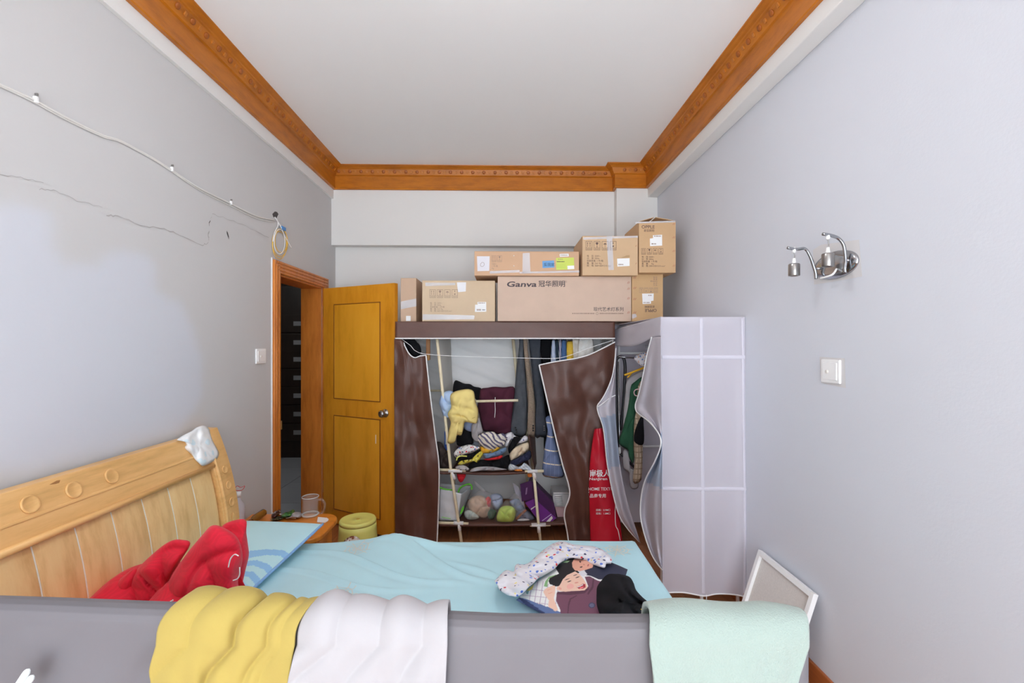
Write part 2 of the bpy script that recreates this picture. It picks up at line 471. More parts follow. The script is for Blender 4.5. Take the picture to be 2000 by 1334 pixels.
# baseboards
struct(box('baseboard_right', (XR - .015, YW, 0), (XR, YCOL, .10), M_base, None, .004), 'brown wooden baseboard along the right wall')
struct(box('baseboard_left', (XL, YW, 0), (XL + .015, 3.08, .10), M_base, None, .004), 'brown wooden baseboard along the left wall')
struct(box('baseboard_back', (XL + .02, YB - .015, 0), (1.02, YB, .10), M_base, None, .004), 'brown wooden baseboard along the back wall')

# crown moulding, one run per wall, with carved beads
prof = [(0, 2.915), (.018, 2.915), (.023, 2.92), (.023, 2.93), (.019, 2.934), (.02, 3.034), (.03, 3.038), (.035, 3.045), (.055, 3.085), (.063, 3.088), (.067, 3.093), (.08, 3.097), (.092, 3.104), (.10, 3.106), (.102, 3.1108), (0, 3.1108)]
path = [(-1.53, YW), (-1.53, YBEAM), (1.02, YBEAM), (1.02, YCOL), (1.30, YCOL), (1.30, YW)]
nrm = [Vector((1, 0)), Vector((0, -1)), Vector((-1, 0)), Vector((0, -1)), Vector((-1, 0))]
bm = bmesh.new(); bmesh.ops.create_uvsphere(bm, u_segments=10, v_segments=5, radius=1)
bead_me = bpy.data.meshes.new('carved_bead'); bm.to_mesh(bead_me); bm.free(); bead_me.materials.append(M_bead)
for p in bead_me.polygons: p.use_smooth = True
bm = bmesh.new(); bmesh.ops.create_cube(bm, size=1.6); bmesh.ops.bevel(bm, geom=bm.edges[:], offset=.3, segments=1, affect='EDGES')
sq_me = bpy.data.meshes.new('carved_lozenge'); bm.to_mesh(sq_me); bm.free(); sq_me.materials.append(M_bead2)
for i in range(5):
    p0, p1 = Vector(path[i]), Vector(path[i + 1]); n = nrm[i]
    o0 = n if i == 0 else (n + nrm[i - 1]) / (1 + n.dot(nrm[i - 1]))
    o1 = n if i == 4 else (n + nrm[i + 1]) / (1 + n.dot(nrm[i + 1]))
    vs = []; fs = []; k = len(prof)
    for p, o in ((p0, o0), (p1, o1)):
        for d, z in prof: vs.append((p.x + o.x * d, p.y + o.y * d, z))
    for j in range(k): fs.append((j, (j + 1) % k, k + (j + 1) % k, k + j))
    fs += [tuple(range(k)), tuple(range(2 * k - 1, k - 1, -1))]
    tr = struct(mk('trim_%d' % (i + 1), vs, fs, M_crown), ['orange-brown carved crown moulding along the left wall', 'orange-brown carved crown moulding across the back wall', 'short return of crown moulding at the pilaster', 'crown moulding over the right corner pilaster', 'orange-brown carved crown moulding along the right wall'][i])
    t = (p1 - p0).normalized(); Lg = (p1 - p0).length
    if Lg < .2: continue
    s = .06; q = 0
    while s < Lg - .05:
        c = p0 + t * s + n * .047
        if c.y > 1.2:
            b = link('carved_bead' if q % 2 == 0 else 'carved_lozenge', bead_me if q % 2 == 0 else sq_me, None, tr)
            N3 = Vector((n.x * .894, n.y * .894, -.447)); T3 = Vector((t.x, t.y, 0)); B3 = N3.cross(T3)
            R = Matrix((T3, B3, N3)).transposed().to_4x4()
            sz = (.016, .016, .006) if q % 2 == 0 else (.011, .013, .004)
            b.matrix_basis = Matrix.Translation((c.x, c.y, 3.0645)) @ R @ Matrix.Diagonal((*sz, 1))
        s += .05; q += 1

# round lamp added on the ceiling out of view, brightens the far end
M_fill, nt_, b_ = newmat('fill_diffuser'); b_.inputs['Base Color'].default_value = (.9, .88, .84, 1)
b_.inputs['Emission Color'].default_value = (.97, .98, 1.0, 1); b_.inputs['Emission Strength'].default_value = 9.5
LY = 1.55
cl = thing('fill_lamp', 'round white flush ceiling lamp at the middle of the ceiling', 'lamp', (-.08, LY, ZC))
lathe('fill_base', [(.20, 0), (.20, -.03), (0, -.03)], (-.08, LY, ZC), mat('fill_white', C(220, 220, 220), .5, var=0), cl, 40)
lathe('fill_shade', [(.225, -.03), (.23, -.05), (.21, -.08), (.16, -.105), (.08, -.115), (0, -.12)], (-.08, LY, ZC), M_fill, cl, 40)
# ---------------------------------------------------------------- door
M_door = wood('door_wood', C(190, 122, 22), C(206, 142, 40), (3, 3, .7), .32, 3)
M_dpanel = wood('door_panel_wood', C(204, 138, 30), C(214, 152, 46), (2, 2, .5), .3, 3)
M_cas = wood('casing_wood', C(160, 88, 26), C(186, 114, 44), (6, 6, 1), .35, 3)
M_mould = mat('door_moulding', C(128, 74, 20), .45, var=.1)
M_steel = mat('brushed_steel', C(168, 166, 164, 1.0), .28, 1, var=.05)
M_chrome = mat('chrome', C(176, 178, 182, 1.0), .16, 1, var=.03)
M_white = mat('white_plastic', C(222, 222, 222, 1.3), .4, var=.01)
dr = thing('door_1', 'open amber wooden door in its casing in the left wall', None, (XL, 3.55, 0), kind='structure')
cx = XL + .022
for nm, a, b in (('casing', (XL - .17, 3.088, 0), (cx, DY0, 2.09)), ('casing', (XL - .17, DY1, 0), (cx, 4.03, 2.09)), ('casing', (XL - .17, DY0, DZ), (cx, DY1, 2.09))):
    box(nm, (XL - .001, a[1], a[2]), b, M_cas, dr, .004)
for k in range(3): box('casing_bead', (cx - .002, 3.12 + 0, DZ + .018 + k * .024), (cx + .006, 4.0, DZ + .030 + k * .024), M_cas, dr, .003)
for k in range(2): box('casing_bead', (cx - .002, 3.102 + k * .03, 0), (cx + .006, 3.116 + k * .03, 2.06), M_cas, dr, .003)
box('jamb', (XL - .175, DY0 - .02, 0), (XL - .0015, DY0 + .012, DZ + .01), M_cas, dr, .002)
box('jamb', (XL - .175, DY1 - .012, 0), (XL - .0015, DY1 + .02, DZ + .01), M_cas, dr, .002)
box('jamb', (XL - .175, DY0 + .012, DZ - .012), (XL - .0015, DY1 - .012, DZ + .02), M_cas, dr, .002)
box('strike_plate', (XL - .004, DY0 - .004, .93), (XL + .024, DY0 + .013, .99), M_steel, dr, .001)
box('caulk_strip', (XL, 3.078, 0), (XL + .006, 3.087, 2.1), M_white, dr)
LW = .79; hinge = Vector((-1.535, 3.925, 0)); fr = Vector((-.847, 3.55, 0)); dd = (fr - hinge).normalized()
nn = Vector((dd.y, -dd.x, 0))            # toward the camera side
if nn.y > 0: nn = -nn
LT = .042
LM = Matrix((( dd.x, -nn.x, 0, hinge.x), (dd.y, -nn.y, 0, hinge.y), (0, 0, 1, 0), (0, 0, 0, 1)))   # local x along leaf, y away from viewer
def lbox(name, a, b, m, parent, bev=0):
    o = box(name, a, b, m, None, bev); o.data.transform(LM)
    o.parent = parent
    if parent.type == 'EMPTY': o.matrix_parent_inverse = Matrix.Translation(-Vector(parent.location))
    return o
leaf = lbox('door_leaf', (0, 0, .012), (LW, LT, 1.995), M_door, dr, .003)
for z0, z1 in ((1.06, 1.855), (.13, .925)):
    pn = lbox('panel', (.135, -.004, z0 + .006), (.645, .006, z1 - .006), M_dpanel, leaf, .002)
    s0, s1 = .13, .65
    lbox('panel_moulding', (s0, -.006, z1 - .008), (s1, .002, z1), M_mould, leaf, .002)
    lbox('panel_moulding', (s0, -.006, z0), (s1, .002, z0 + .008), M_mould, leaf, .002)
    lbox('panel_moulding', (s0, -.006, z0), (s0 + .008, .002, z1), M_mould, leaf, .002)
    lbox('panel_moulding', (s1 - .008, -.006, z0), (s1, .002, z1), M_mould, leaf, .002)
kn = lathe('knob', [(.0, .06), (.018, .06), (.026, .052), (.029, .043), (.026, .033), (.014, .024), (.012, .012), (.03, .008), (.033, .002), (.033, 0)], (0, 0, 0), M_steel, None, 28, Matrix.Translation((.70, 0, .977)) @ Matrix.Rotation(math.pi / 2, 4, 'X'))
kn.data.transform(LM); kn.parent = leaf
lbox('latch_plate', (LW - .001, .01, .93), (LW + .002, .034, 1.02), M_steel, leaf)
lbox('paint_scratch', (.60, -.0046, .73), (.606, -.003, .80), M_white, leaf)
for z in (.25, 1.75): lbox('hinge', (-.012, .006, z), (.004, .03, z + .1), M_steel, leaf, .002)

# ---------------------------------------------------------------- hallway beyond the door
M_htile = mat('hall_tile', C(150, 152, 156), .25, var=.05, scale=2)
M_hwall = mat('hall_wall', C(120, 118, 116), .9, var=.03)
M_cabd = wood('dark_cabinet_wood', C(30, 22, 18), C(44, 32, 26), (3, 3, 1), .4, 3)
M_lab = mat('label_card', C(130, 130, 132), .6, var=.02)
hf = struct(box('floor_hall', (-5.2, 2.0, -.08), (XL - .17, 7.0, -.004), M_gap), 'grey tiled hallway floor')
tile_me = None
for i in range(6):
    for j in range(8):
        if tile_me is None:
            o = box('tile', (0, 0, -.004), (.594, .594, 0), M_htile, hf, .001, 1); tile_me = o.data
        else: o = link('tile', tile_me, None, hf)
        o.location = (-5.2 + i * .6 - .13, 2.0 + j * .6, 0)
struct(box('ceiling_hall', (-5.2, 2.0, 2.7), (XL - .17, 7.0, 2.8), M_hwall), 'hallway ceiling')
struct(box('wall_hall_1', (-5.3, 2.0, 0), (-5.2, 7.0, 2.7), M_hwall)); struct(box('wall_hall_2', (-5.2, 7.0, 0), (XL, 7.1, 2.7), M_hwall))
struct(box('wall_hall_3', (-5.2, 1.9, 0), (XL - .17, 2.0, 2.7), M_hwall)); struct(box('wall_hall_4', (XL - .17, YB, 0), (XL - .07, 7.0, 2.7), M_hwall))
hl = bpy.data.lights.new('hall_fill', 'AREA'); hl.energy = 7; hl.size = .8  # fill light added under the hall ceiling to lift the dark hallway
hlo = bpy.data.objects.new('hall_fill', hl); col.objects.link(hlo); hlo.location = (-3.0, 4.6, 2.66)
cb = thing('drawer_cabinet', 'tall dark drawer cabinet with pale label plates in the hallway', 'cabinet', (-3.3, 6.3, 0))
box('body', (-4.0, 6.15, 0), (-2.6, 6.6, 2.3), M_cabd, cb, .004)
for k, py in enumerate((632, 669, 702, 738, 773, 809, 845)):
    c = at(580, py, Y=6.12)
    for xx in range(3):
        x0 = c.x - .22 - .46 + xx * .46
        d = box('drawer', (x0, 6.13, c.z - .115), (x0 + .44, 6.16, c.z + .115), M_cabd, cb, .004)
        box('label_plate', (x0 + .17, 6.124, c.z - .03), (x0 + .27, 6.131, c.z + .03), M_lab, d, .002)

# ---------------------------------------------------------------- fixtures on the walls
def switch(name, label, px0, py0, px1, py1, X, side):
    a = at(px0, py1, X=X); b = at(px1, py0, X=X)
    y0, y1 = min(a.y, b.y), max(a.y, b.y); z0, z1 = min(a.z, b.z), max(a.z, b.z)
    t = thing(name, label, 'switch', (X, (y0 + y1) / 2, z0))
    box('plate', (X, y0, z0), (X + side * .010, y1, z1), M_white, t, .004)
    box('rocker', (X + side * .006, y0 + .014, z0 + .014), (X + side * .0125, y1 - .014, z1 - .014), M_white, t, .002)
    lathe('button', [(.008, 0), (.008, .003), (.005, .004), (0, .004)], (X + side * .0125, (y0 + y1) / 2 + .012 * -side, (z0 + z1) / 2 - .002), mat('switch_button', C(200, 196, 190), .4, var=0), t, 16, Matrix.Rotation(side * math.pi / 2, 4, 'Y'))
    return t
switch('light_switch', 'white square light switch on the left wall beside the door', 498, 681, 517, 711, XL, 1)
switch('light_switch', 'white square light switch on the right wall below the sconce', 1607, 703, 1644, 746, XR, -1)
M_old = mat('old_paint', C(212, 210, 211, 1.06), .9, var=.02)
def patchR(pts): return flat('unpainted_patch', [at(a, b, X=XR - .0008) for a, b in pts], M_old, bpy.data.objects['wall_right'], .0004)
patchR([(1601, 697), (1604, 748), (1652, 758), (1650, 700)][::-1])
patchR([(1588, 488), (1604, 478), (1678, 468), (1684, 540), (1640, 548), (1590, 556)])
# cable on the left wall
M_cable = mat('cable_sheath', C(212, 210, 206, 1.2), .5, var=.03)
cbl = thing('wall_cable', 'thin white cable clipped along the left wall', 'cable', at(300, 310, X=XL))
cp = [(-30, 152), (0, 165), (66, 195), (130, 230), (200, 264), (235, 275), (300, 310), (333, 331), (390, 368), (449, 397), (500, 422), (535, 430)]
tube('sheath', [at(a, b, X=XL + .005) for a, b in cp], .0042, M_cable, cbl, seg=90)
tube('sheath', [at(a, b + 3.2 + 1.2 * math.sin(a / 60), X=XL + .004) for a, b in cp], .0026, M_cable, cbl, seg=90)
for a, b in ((66, 194), (333, 330), (449, 396)):
    p = at(a, b, X=XL); box('clip', (XL, p.y - .006, p.z - .012), (XL + .013, p.y + .006, p.z + .010), M_white, cbl, .003)
    box('nail', (XL + .004, p.y - .002, p.z + .012), (XL + .014, p.y + .002, p.z + .02), M_steel, cbl)
# hole and fibre coil
flat('cable_hole', [at(a, b, X=XL + .001) for a, b in [(532, 418), (534, 424), (540, 426), (544, 418), (541, 414), (537, 413)]], M_chip, wlo, .0006)
coil = thing('fibre_cable_coil', 'yellow and white thin cable coil hanging above the door', 'cable', at(547, 500, X=XL))
M_yel = mat('yellow_fibre', C(226, 172, 70), .45, var=.03)
for k, (cx_, cy_, rx, ry) in enumerate(((547, 474, 15, 27), (546, 479, 13.5, 27), (549, 470, 12, 23), (546, 472, 10.5, 24))):
    tube('fibre_loop', [at(cx_ + rx * math.cos(t * math.pi / 6), cy_ + ry * math.sin(t * math.pi / 6), X=XL + .006 + .003 * k) for t in range(12)], .0024, M_yel if k < 3 else M_white, coil, 6, closed=True, seg=40)
tube('fibre_end', [at(a, b, X=XL + .012) for a, b in [(537, 424), (547, 440), (556, 460), (569, 484)]], .0034, M_white, coil)
tube('fibre_end', [at(a, b, X=XL + .01) for a, b in [(541, 428), (543, 440), (536, 455), (533, 472)]], .0028, M_white, coil)
box('connector', at(546, 448, X=XL) + Vector((.004, 0, 0)), at(553, 445, X=XL) + Vector((.02, 0, 0)), mat('blue_plastic', C(60, 120, 180), .4, var=0), coil)
# sconce on the right wall
sn = thing('wall_sconce', 'chrome two-arm wall sconce with bare lamp holders, shades missing', 'sconce', at(1632, 517, X=XR))
pc = at(1633, 518, X=XR)
lathe('backplate', [(1, 0), (1.0, .35), (.92, .8), (.6, 1), (0, 1)], (0, 0, 0), M_chrome, sn, 40, Matrix.Translation(pc) @ Matrix.Rotation(-math.pi / 2, 4, 'Y') @ Matrix.Diagonal((.058, .125, .018, 1)))
for (bx, by), (mx_, my), (tx, ty), (hx_, hy), Yk in (((1594, 545), (1582, 500), (1538, 484), (1551, 527), .085), ((1651, 533), (1648, 480), (1607, 457), (1617, 508), .105)):
    yb = at(bx, by, X=XR - .03).y
    P = [at(bx, by, Y=yb), at(bx - 1, by - 12, Y=yb), at((bx + mx_) / 2 + 2, (by + my) / 2, Y=yb), at(mx_, my, Y=yb), at(mx_ - 10, my - 14, Y=yb), at((mx_ + tx) / 2 - 4, ty + 3, Y=yb), at(tx, ty, Y=yb)]
    tube('arm', P, .0065, M_chrome, sn, 10)
    q0 = at(bx, (by + my) / 2 + 2, Y=yb); tube('arm_stud', [q0, Vector((XR, q0.y, q0.z))], .006, M_chrome, sn, 8, False)
    h = at(hx_, hy, Y=yb); top = at(hx_, ty, Y=yb)
    lathe('lamp_holder', [(0, .026), (.020, .026), (.0225, .022), (.0225, -.024), (.021, -.027), (.015, -.027), (.014, 0), (0, 0)], h, M_steel, sn, 24)
    lathe('holder_neck', [(.009, .024), (.008, .034), (.006, .044), (.006, .05)], h, M_white, sn, 14)
    tube('cord', [h + Vector((0, 0, .048)), h + Vector((.003, 0, .06)), top - Vector((0, 0, .018))], .0022, M_steel, sn, 6)
    lathe('cord_grip', [(.006, -.022), (.008, -.015), (.006, -.004), (.004, .002)], top, M_white, sn, 12)
tube('wire_stub', [pc + Vector((-.02, -.03, -.02)), pc + Vector((-.04, -.03, -.045)), pc + Vector((-.045, .03, -.05))], .004, M_white, sn, 8)

# ================================================================ bed
M_bedw = wood('bed_wood', C(206, 160, 98, 1.25), C(218, 176, 118, 1.3), (10, 1.2, 10), .38, 2)
M_bedp = wood('bed_panel_wood', C(212, 172, 114, 1.3), C(224, 188, 136, 1.35), (9, 9, 1.0), .4, 2)
M_pale = mat('pale_joint', C(236, 214, 200), .6, var=.05)
BY0, BY1 = 1.0, 2.395
def hx(z): return -1.388 - (.115 * ((z - .52) / .56) ** 2 if z > .52 else .05 * ((.52 - z) / .52) ** 2)
def htilt(z): return math.atan(.23 * max(0, (z - .52)) / .56 ** 2)
bed = thing('bed', 'pale wooden bed with a slatted curved headboard along the left wall', 'bed', (-.35, 1.65, 0))
def hb(name, y0, y1, z0, z1, f, t, m, parent, bulge=0, nz_=14, rnd=.0):
    """curved board following the headboard sweep"""
    def row(z, front):
        r = []
        for k in range(5):
            u = k / 4; y = y0 + (y1 - y0) * u
            e = 1 - (2 * u - 1) ** 2
            r.append((hx(z) + (f + bulge * e if front else f - t), y, z))
        return r
    vs = []; fs = []; zsx = [z0 + (z1 - z0) * k / nz_ for k in range(nz_ + 1)]
    for front in (True, False):
        for z in zsx: vs += row(z, front)
    N = (nz_ + 1) * 5
    for s in range(2):
        for j in range(nz_):
            for k in range(4):
                a = s * N + j * 5 + k; q = (a, a + 1, a + 6, a + 5); fs.append(q if s == 0 else q[::-1])
    for j in range(nz_):
        fs.append((j * 5, (j + 1) * 5, N + (j + 1) * 5, N + j * 5)); fs.append((j * 5 + 4, N + j * 5 + 4, N + (j + 1) * 5 + 4, (j + 1) * 5 + 4))
    for k in range(4):
        fs.append((k, N + k, N + k + 1, k + 1)); b = nz_ * 5; fs.append((b + k, b + k + 1, N + b + k + 1, N + b + k))
    o = mk(name, vs, fs, m, parent, False)
    md = o.modifiers.new('bev', 'BEVEL'); md.width = .003; md.segments = 2; md.limit_method = 'ANGLE'; md.angle_limit = .9
    return o
head = hb('headboard', BY0 + .1, BY1 - .12, .25, 1.0, -.012, .018, M_pale, bed)
yb = 2.262
while yb - .141 > BY0:
    hb('slat', yb - .141 + .0022, yb - .0022, .26, .925, .006, .016, M_bedp, head, .004)
    hb('joint_strip', yb - .141 - .0022, yb - .141 + .0022, .26, .92, .0056, .012, M_pale, head, .0)
    yb -= .141
hb('top_rail', BY0 + .1, 2.27, .925, 1.078, .022, .045, M_bedw, head, 0, 8)
hb('top_rail_step', BY0 + .1, 2.268, .985, .995, .026, .02, M_bedw, head, 0, 2)
tube('rail_bead', [(hx(.925) + .024, y, .922) for y in (BY0 + .1, 1.6, 2.268)], .012, M_bedw, head, 10, False)
for y0, y1 in ((2.268, BY1), (BY0, BY0 + .13)): 
    pst = hb('post', y0, y1, .0, 1.088, .024, .055, M_bedw, bed, .004, 22)
    if y0 > 2:
        hb('post_bead', y0 + .006, y0 + .022, .30, 1.075, .032, .02, M_bedw, pst, .004, 18)
        for px, py in ((437, 916), (441.5, 944), (446, 974)):
            q = at(px, py, X=-1.42); q.y = 2.335; q.x = hx(q.z) + .0285
            lathe('roundel', [(.021, 0), (.021, .0025), (.018, .0045), (.015, .0025), (.008, .0006), (0, .0002)], q, M_bedw, pst, 22, Matrix.Rotation(math.pi / 2 - htilt(q.z), 4, 'Y'))
        q = at(448, 1006, X=-1.41); q.y = 2.335; lathe('roundel', [(.012, 0), (.012, .003), (.009, .004), (.005, .002), (0, .002)], (hx(q.z) + .0285, q.y, q.z), M_bedw, pst, 18, Matrix.Rotation(math.pi / 2 - htilt(q.z), 4, 'Y') @ Matrix.Diagonal((2.6, 1, 1, 1)))
for px, py in ((58, 985), (143, 957), (218, 930), (-45, 1017)):
    q = at(px, py, X=-1.46); q.x = hx(q.z) + .0225
    lathe('roundel', [(.029, 0), (.029, .002), (.026, .005), (.022, .003), (.012, .0008), (0, .0004)], q, M_bedw, head, 26, Matrix.Rotation(math.pi / 2 - htilt(q.z), 4, 'Y'))
q = at(110, 943, X=-1.47); flat('knot', [(hx(q.z) + .0236, q.y + a, q.z + b) for a, b in ((-.02, .0), (.0, -.004), (.012, -.006), (.016, .004), (.004, .006))], mat('wood_knot', C(150, 108, 64), .6, var=.2), head)
box('side_rail', (-1.37, 2.355, .16), (.70, 2.385, .34), M_bedw, bed, .006)
box('side_rail', (-1.37, 1.0, .16), (.70, 1.03, .34), M_bedw, bed, .006)
box('foot_board', (.685, 1.0, .10), (.715, 2.385, .36), M_bedw, bed, .006)
for y in (1.04, 2.34): box('leg', (.63, y - .03, 0), (.69, y + .03, .18), M_bedw, bed, .004)
# mattress under its printed sheet
M_sheet = mat('sheet_cloth', C(166, 203, 212), .85, var=.035, scale=3, bmp=.05, bscale=220, sheen=.1)
mt = thing('mattress', 'mattress under a pale teal-blue fitted sheet with web prints', 'mattress', (-.35, 1.65, .34))
MX0, MX1, MY0, MY1 = -1.375, .705, 1.0, 2.39
def sheet_z(x, y):
    z = .5
    a = (x + .1 * y) * 3.2
    z += .006 * fnoise(x * 2.2, y * 2.2) + .004 * fnoise(x * 5 + 3, y * 7)
    for (cx_, cy_, dx, dy, ln, wd, h) in ((-.62, 2.1, .9, -.35, .5, .018, .020), (-.35, 2.16, .75, -.5, .5, .02, .020), (-.75, 1.98, .95, -.2, .42, .016, .017), (-.45, 2.32, .6, -.05, .42, .03, .022), (.05, 1.9, .8, -.55, .45, .02, .014), (-.25, 1.72, .95, -.2, .4, .022, .012), (.45, 1.9, .45, -.8, .4, .02, .008), (-.55, 1.75, .95, -.1, .35, .02, .010), (.2, 2.2, .9, -.25, .3, .02, .008)):
        n_ = math.hypot(dx, dy); ux, uy = dx / n_, dy / n_
        s = (x - cx_) * ux + (y - cy_) * uy; t = -(x - cx_) * uy + (y - cy_) * ux + .04 * math.sin(s * 7)
        z += 1.5 * h * math.exp(-(s / ln) ** 2 * 2.2) * (math.exp(-(t / wd) ** 2) + .5 * math.exp(-((t + .05) / (wd * 2)) ** 2))
    return z
def sheet_fn(u, v):
    def ax(t, a, b, r=.05):
        L_ = b - a; s = (t - .5) * 2; e = .9
        if abs(s) <= e: return a + r + (L_ - 2 * r) * (s / e + 1) / 2, 0
        k = (abs(s) - e) / (1 - e)                       # over the edge and down
        an = min(1, k * 2) * math.pi / 2; dn = max(0, k * 2 - 1) * .13
        off = r * math.sin(an); d = r * (1 - math.cos(an)) + dn
        return (b - r + off) if s > 0 else (a + r - off), d
    x, dx = ax(u, MX0, MX1); y, dy = ax(v, MY0, MY1)
    return Vector((x, y, sheet_z(x, y) - max(dx, dy)))
so = grid('fitted_sheet', sheet_fn, 230, 170, M_sheet, mt)
box('pad', (MX0 + .02, MY0 + .02, .33), (MX1 - .02, MY1 - .02, .46), mat('mattress_ticking', C(200, 200, 205), .8), mt, .02)
M_web = mat('web_print', C(205, 205, 196), .9, var=.03)
M_web2 = mat('web_print_faint', C(190, 196, 192), .9, var=.03)
def web(px, py, r, m, seed, skip=0):
    c = at(px, py, Z=.505); random.seed(seed)
    vs = []; fs = []
    def line(a, b, w_=.0022):
        n = 6; d = Vector((b[0] - a[0], b[1] - a[1])); 
        if d.length < 1e-6: return
        p = Vector((-d.y, d.x)).normalized() * w_; k0 = len(vs)
        for i in range(n + 1):
            x = a[0] + d.x * i / n; y = a[1] + d.y * i / n
            for s in (-1, 1): vs.append((x + p.x * s, y + p.y * s, sheet_z(x + p.x * s, y + p.y * s) + .0022))
        for i in range(n): fs.append((k0 + 2 * i, k0 + 2 * i + 1, k0 + 2 * i + 3, k0 + 2 * i + 2))
    K = 9; R_ = [r * random.uniform(.8, 1.1) for _ in range(K)]
    A = [2 * math.pi * k / K + random.uniform(-.15, .15) for k in range(K)]
    for k in range(K):
        line((c.x, c.y), (c.x + R_[k] * math.cos(A[k]), c.y + R_[k] * math.sin(A[k])))
        for g in (.25, .48, .72):
            k2 = (k + 1) % K; a = (c.x + R_[k] * g * math.cos(A[k]), c.y + R_[k] * g * math.sin(A[k])); b = (c.x + R_[k2] * g * math.cos(A[k2]), c.y + R_[k2] * g * math.sin(A[k2]))
            line(a, b)
    mk('web_print', vs, fs, m, mt)
web(697, 1073, .085, M_web2, 1); web(1205, 1073, .075, M_web, 2); web(664, 1163, .07, M_web2, 5)

# ---------------------------------------------------------------- pillow with blue stripes
M_pil = vcol('pillow_print', .88, .03)
A_, B_, C_, D_ = Vector((-.935, 2.385, .585)), Vector((-1.03, 1.77, .515)), Vector((-1.37, 1.80, .53)), Vector((-1.37, 2.40, .60))
def pil_fn(side):
    def fn(u, v):
        p = (D_ * (1 - u) + A_ * u) * (1 - v) + (C_ * (1 - u) + B_ * u) * v
        e = max(0, (1 - (2 * u - 1) ** 4) * (1 - (2 * v - 1) ** 4)) ** .6
        k = .025 if side > 0 else -.04
        z = p.z + e * k + .004 * e * fnoise(p.x * 12, p.y * 12)
        return Vector((p.x, p.y, max(z, .513) if side < 0 else z))
    return fn
pw_ = thing('pillow', 'pale teal pillow with darker blue curved stripes at the head of the bed', 'pillow', (-1.2, 2.1, .51))
po = grid('pillow_top', pil_fn(1), 130, 130, M_pil, pw_)
def arcband(pts, w_):
    up = arclen(pts, 20); lo_ = [(a + w_[0], b + w_[1]) for a, b in up]
    return [tuple(p) for p in up] + [tuple(p) for p in lo_[::-1]]
bb = C(128, 174, 210); bb2 = C(150, 188, 214)
z6 = lambda *p: zm(p, 0, 820, 3.0303)
paint(po, C(166, 203, 212), [
    (bb, z6((1440, 800), (1480, 775), (1580, 765), (1680, 772), (1740, 810), (1690, 830), (1660, 805), (1580, 800), (1500, 812), (1440, 830))),
    (bb, z6((1440, 838), (1520, 830), (1590, 855), (1640, 905), (1600, 930), (1560, 885), (1500, 862), (1440, 866))),
    (bb, z6((1430, 890), (1500, 900), (1540, 940), (1560, 975), (1520, 1000), (1500, 960), (1470, 930), (1430, 920))),
    (bb2, z6((1430, 950), (1480, 990), (1500, 1030), (1470, 1040), (1440, 990)))])
grid('pillow_back', pil_fn(-1), 20, 20, mat('pillow_back_cloth', C(166, 203, 212), .88), pw_)
tube('piping', [pil_fn(1)(*q) for q in [(1, 0), (1, .2), (1, .4), (1, .6), (1, .8), (1, 1)]], .006, mat('blue_piping', C(120, 160, 205), .8, var=.1, scale=60), pw_)

# ---------------------------------------------------------------- red quilt heaped by the headboard
M_red, nt_, b_ = newmat('red_quilt_cloth')
b_.inputs['Roughness'].default_value = .8; b_.inputs['Sheen Weight'].default_value = .1
v_ = coords(nt_)
vr = nt_.nodes.new('ShaderNodeTexVoronoi'); vr.inputs['Scale'].default_value = 9; lnk(nt_, v_, vr.inputs['Vector'])
ms = nt_.nodes.new('ShaderNodeMath'); ms.operation = 'MULTIPLY'; ms.inputs[1].default_value = 55; lnk(nt_, vr.outputs['Distance'], ms.inputs[0])
ms2 = nt_.nodes.new('ShaderNodeMath'); ms2.operation = 'MULTIPLY_ADD'; ms2.inputs[1].default_value = 16; lnk(nt_, nz(nt_, v_, 18, 2), ms2.inputs[0]); lnk(nt_, ms.outputs[0], ms2.inputs[2])
sn_ = nt_.nodes.new('ShaderNodeMath'); sn_.operation = 'SINE'; lnk(nt_, ms2.outputs[0], sn_.inputs[0])
lnk(nt_, ramp(nt_, sn_.outputs[0], [(.0, C(194, 15, 43, 1.3)), (.4, C(200, 16, 45, 1.3)), (1, C(201, 16, 46, 1.3))]), b_.inputs['Base Color'])
bump(nt_, b_, sn_.outputs[0], .03, .006)
qt = thing('quilt', 'crumpled red rose-patterned quilt heaped against the headboard', 'quilt', (-1.0, 1.55, .51))
def quilt_body(name, els, parent, seed, vox=.011):
    """soft mound grown from overlapping lobes, kept as one skin"""
    bm = bmesh.new()
    for c, r, rot in els:
        g = bmesh.ops.create_icosphere(bm, subdivisions=4, radius=1)
        Rm = Matrix.Rotation(rot[2], 4, 'Z') @ Matrix.Rotation(rot[1], 4, 'Y') @ Matrix.Rotation(rot[0], 4, 'X')
        for v in g['verts']:
            d = v.co.normalized(); v.co = Vector((v.co.x * r[0], v.co.y * r[1], v.co.z * r[2])); v.co = Rm @ v.co + Vector(c)
    o = finish(name, bm, M_red, parent, True)
    md = o.modifiers.new('skin', 'REMESH'); md.mode = 'VOXEL'; md.voxel_size = vox; md.use_smooth_shade = True
    s = o.modifiers.new('soft', 'SMOOTH'); s.factor = .6; s.iterations = 7
    tx = bpy.data.textures.new('quilt_folds', 'CLOUDS'); tx.noise_scale = .11; tx.noise_depth = 2
    dm = o.modifiers.new('folds', 'DISPLACE'); dm.texture = tx; dm.strength = .026; dm.mid_level = .5; dm.texture_coords = 'GLOBAL'
    return o
p1 = at(385, 1110, Y=1.56); p2 = at(300, 1130, Y=1.70); p3 = at(240, 1170, Y=1.62)
quilt_body('quilt_cover', [((p1.x, 1.52, .64), (.155, .20, .115), (.2, -.55, .2)), ((p2.x, 1.62, .63), (.13, .18, .10), (0, -.4, -.1)), ((p3.x, 1.50, .58), (.13, .20, .065), (0, 0, 0)), ((-.98, 1.42, .60), (.15, .16, .09), (0, 0, 0)), ((-.86, 1.40, .57), (.10, .17, .055), (0, 0, 0))], qt, 1)
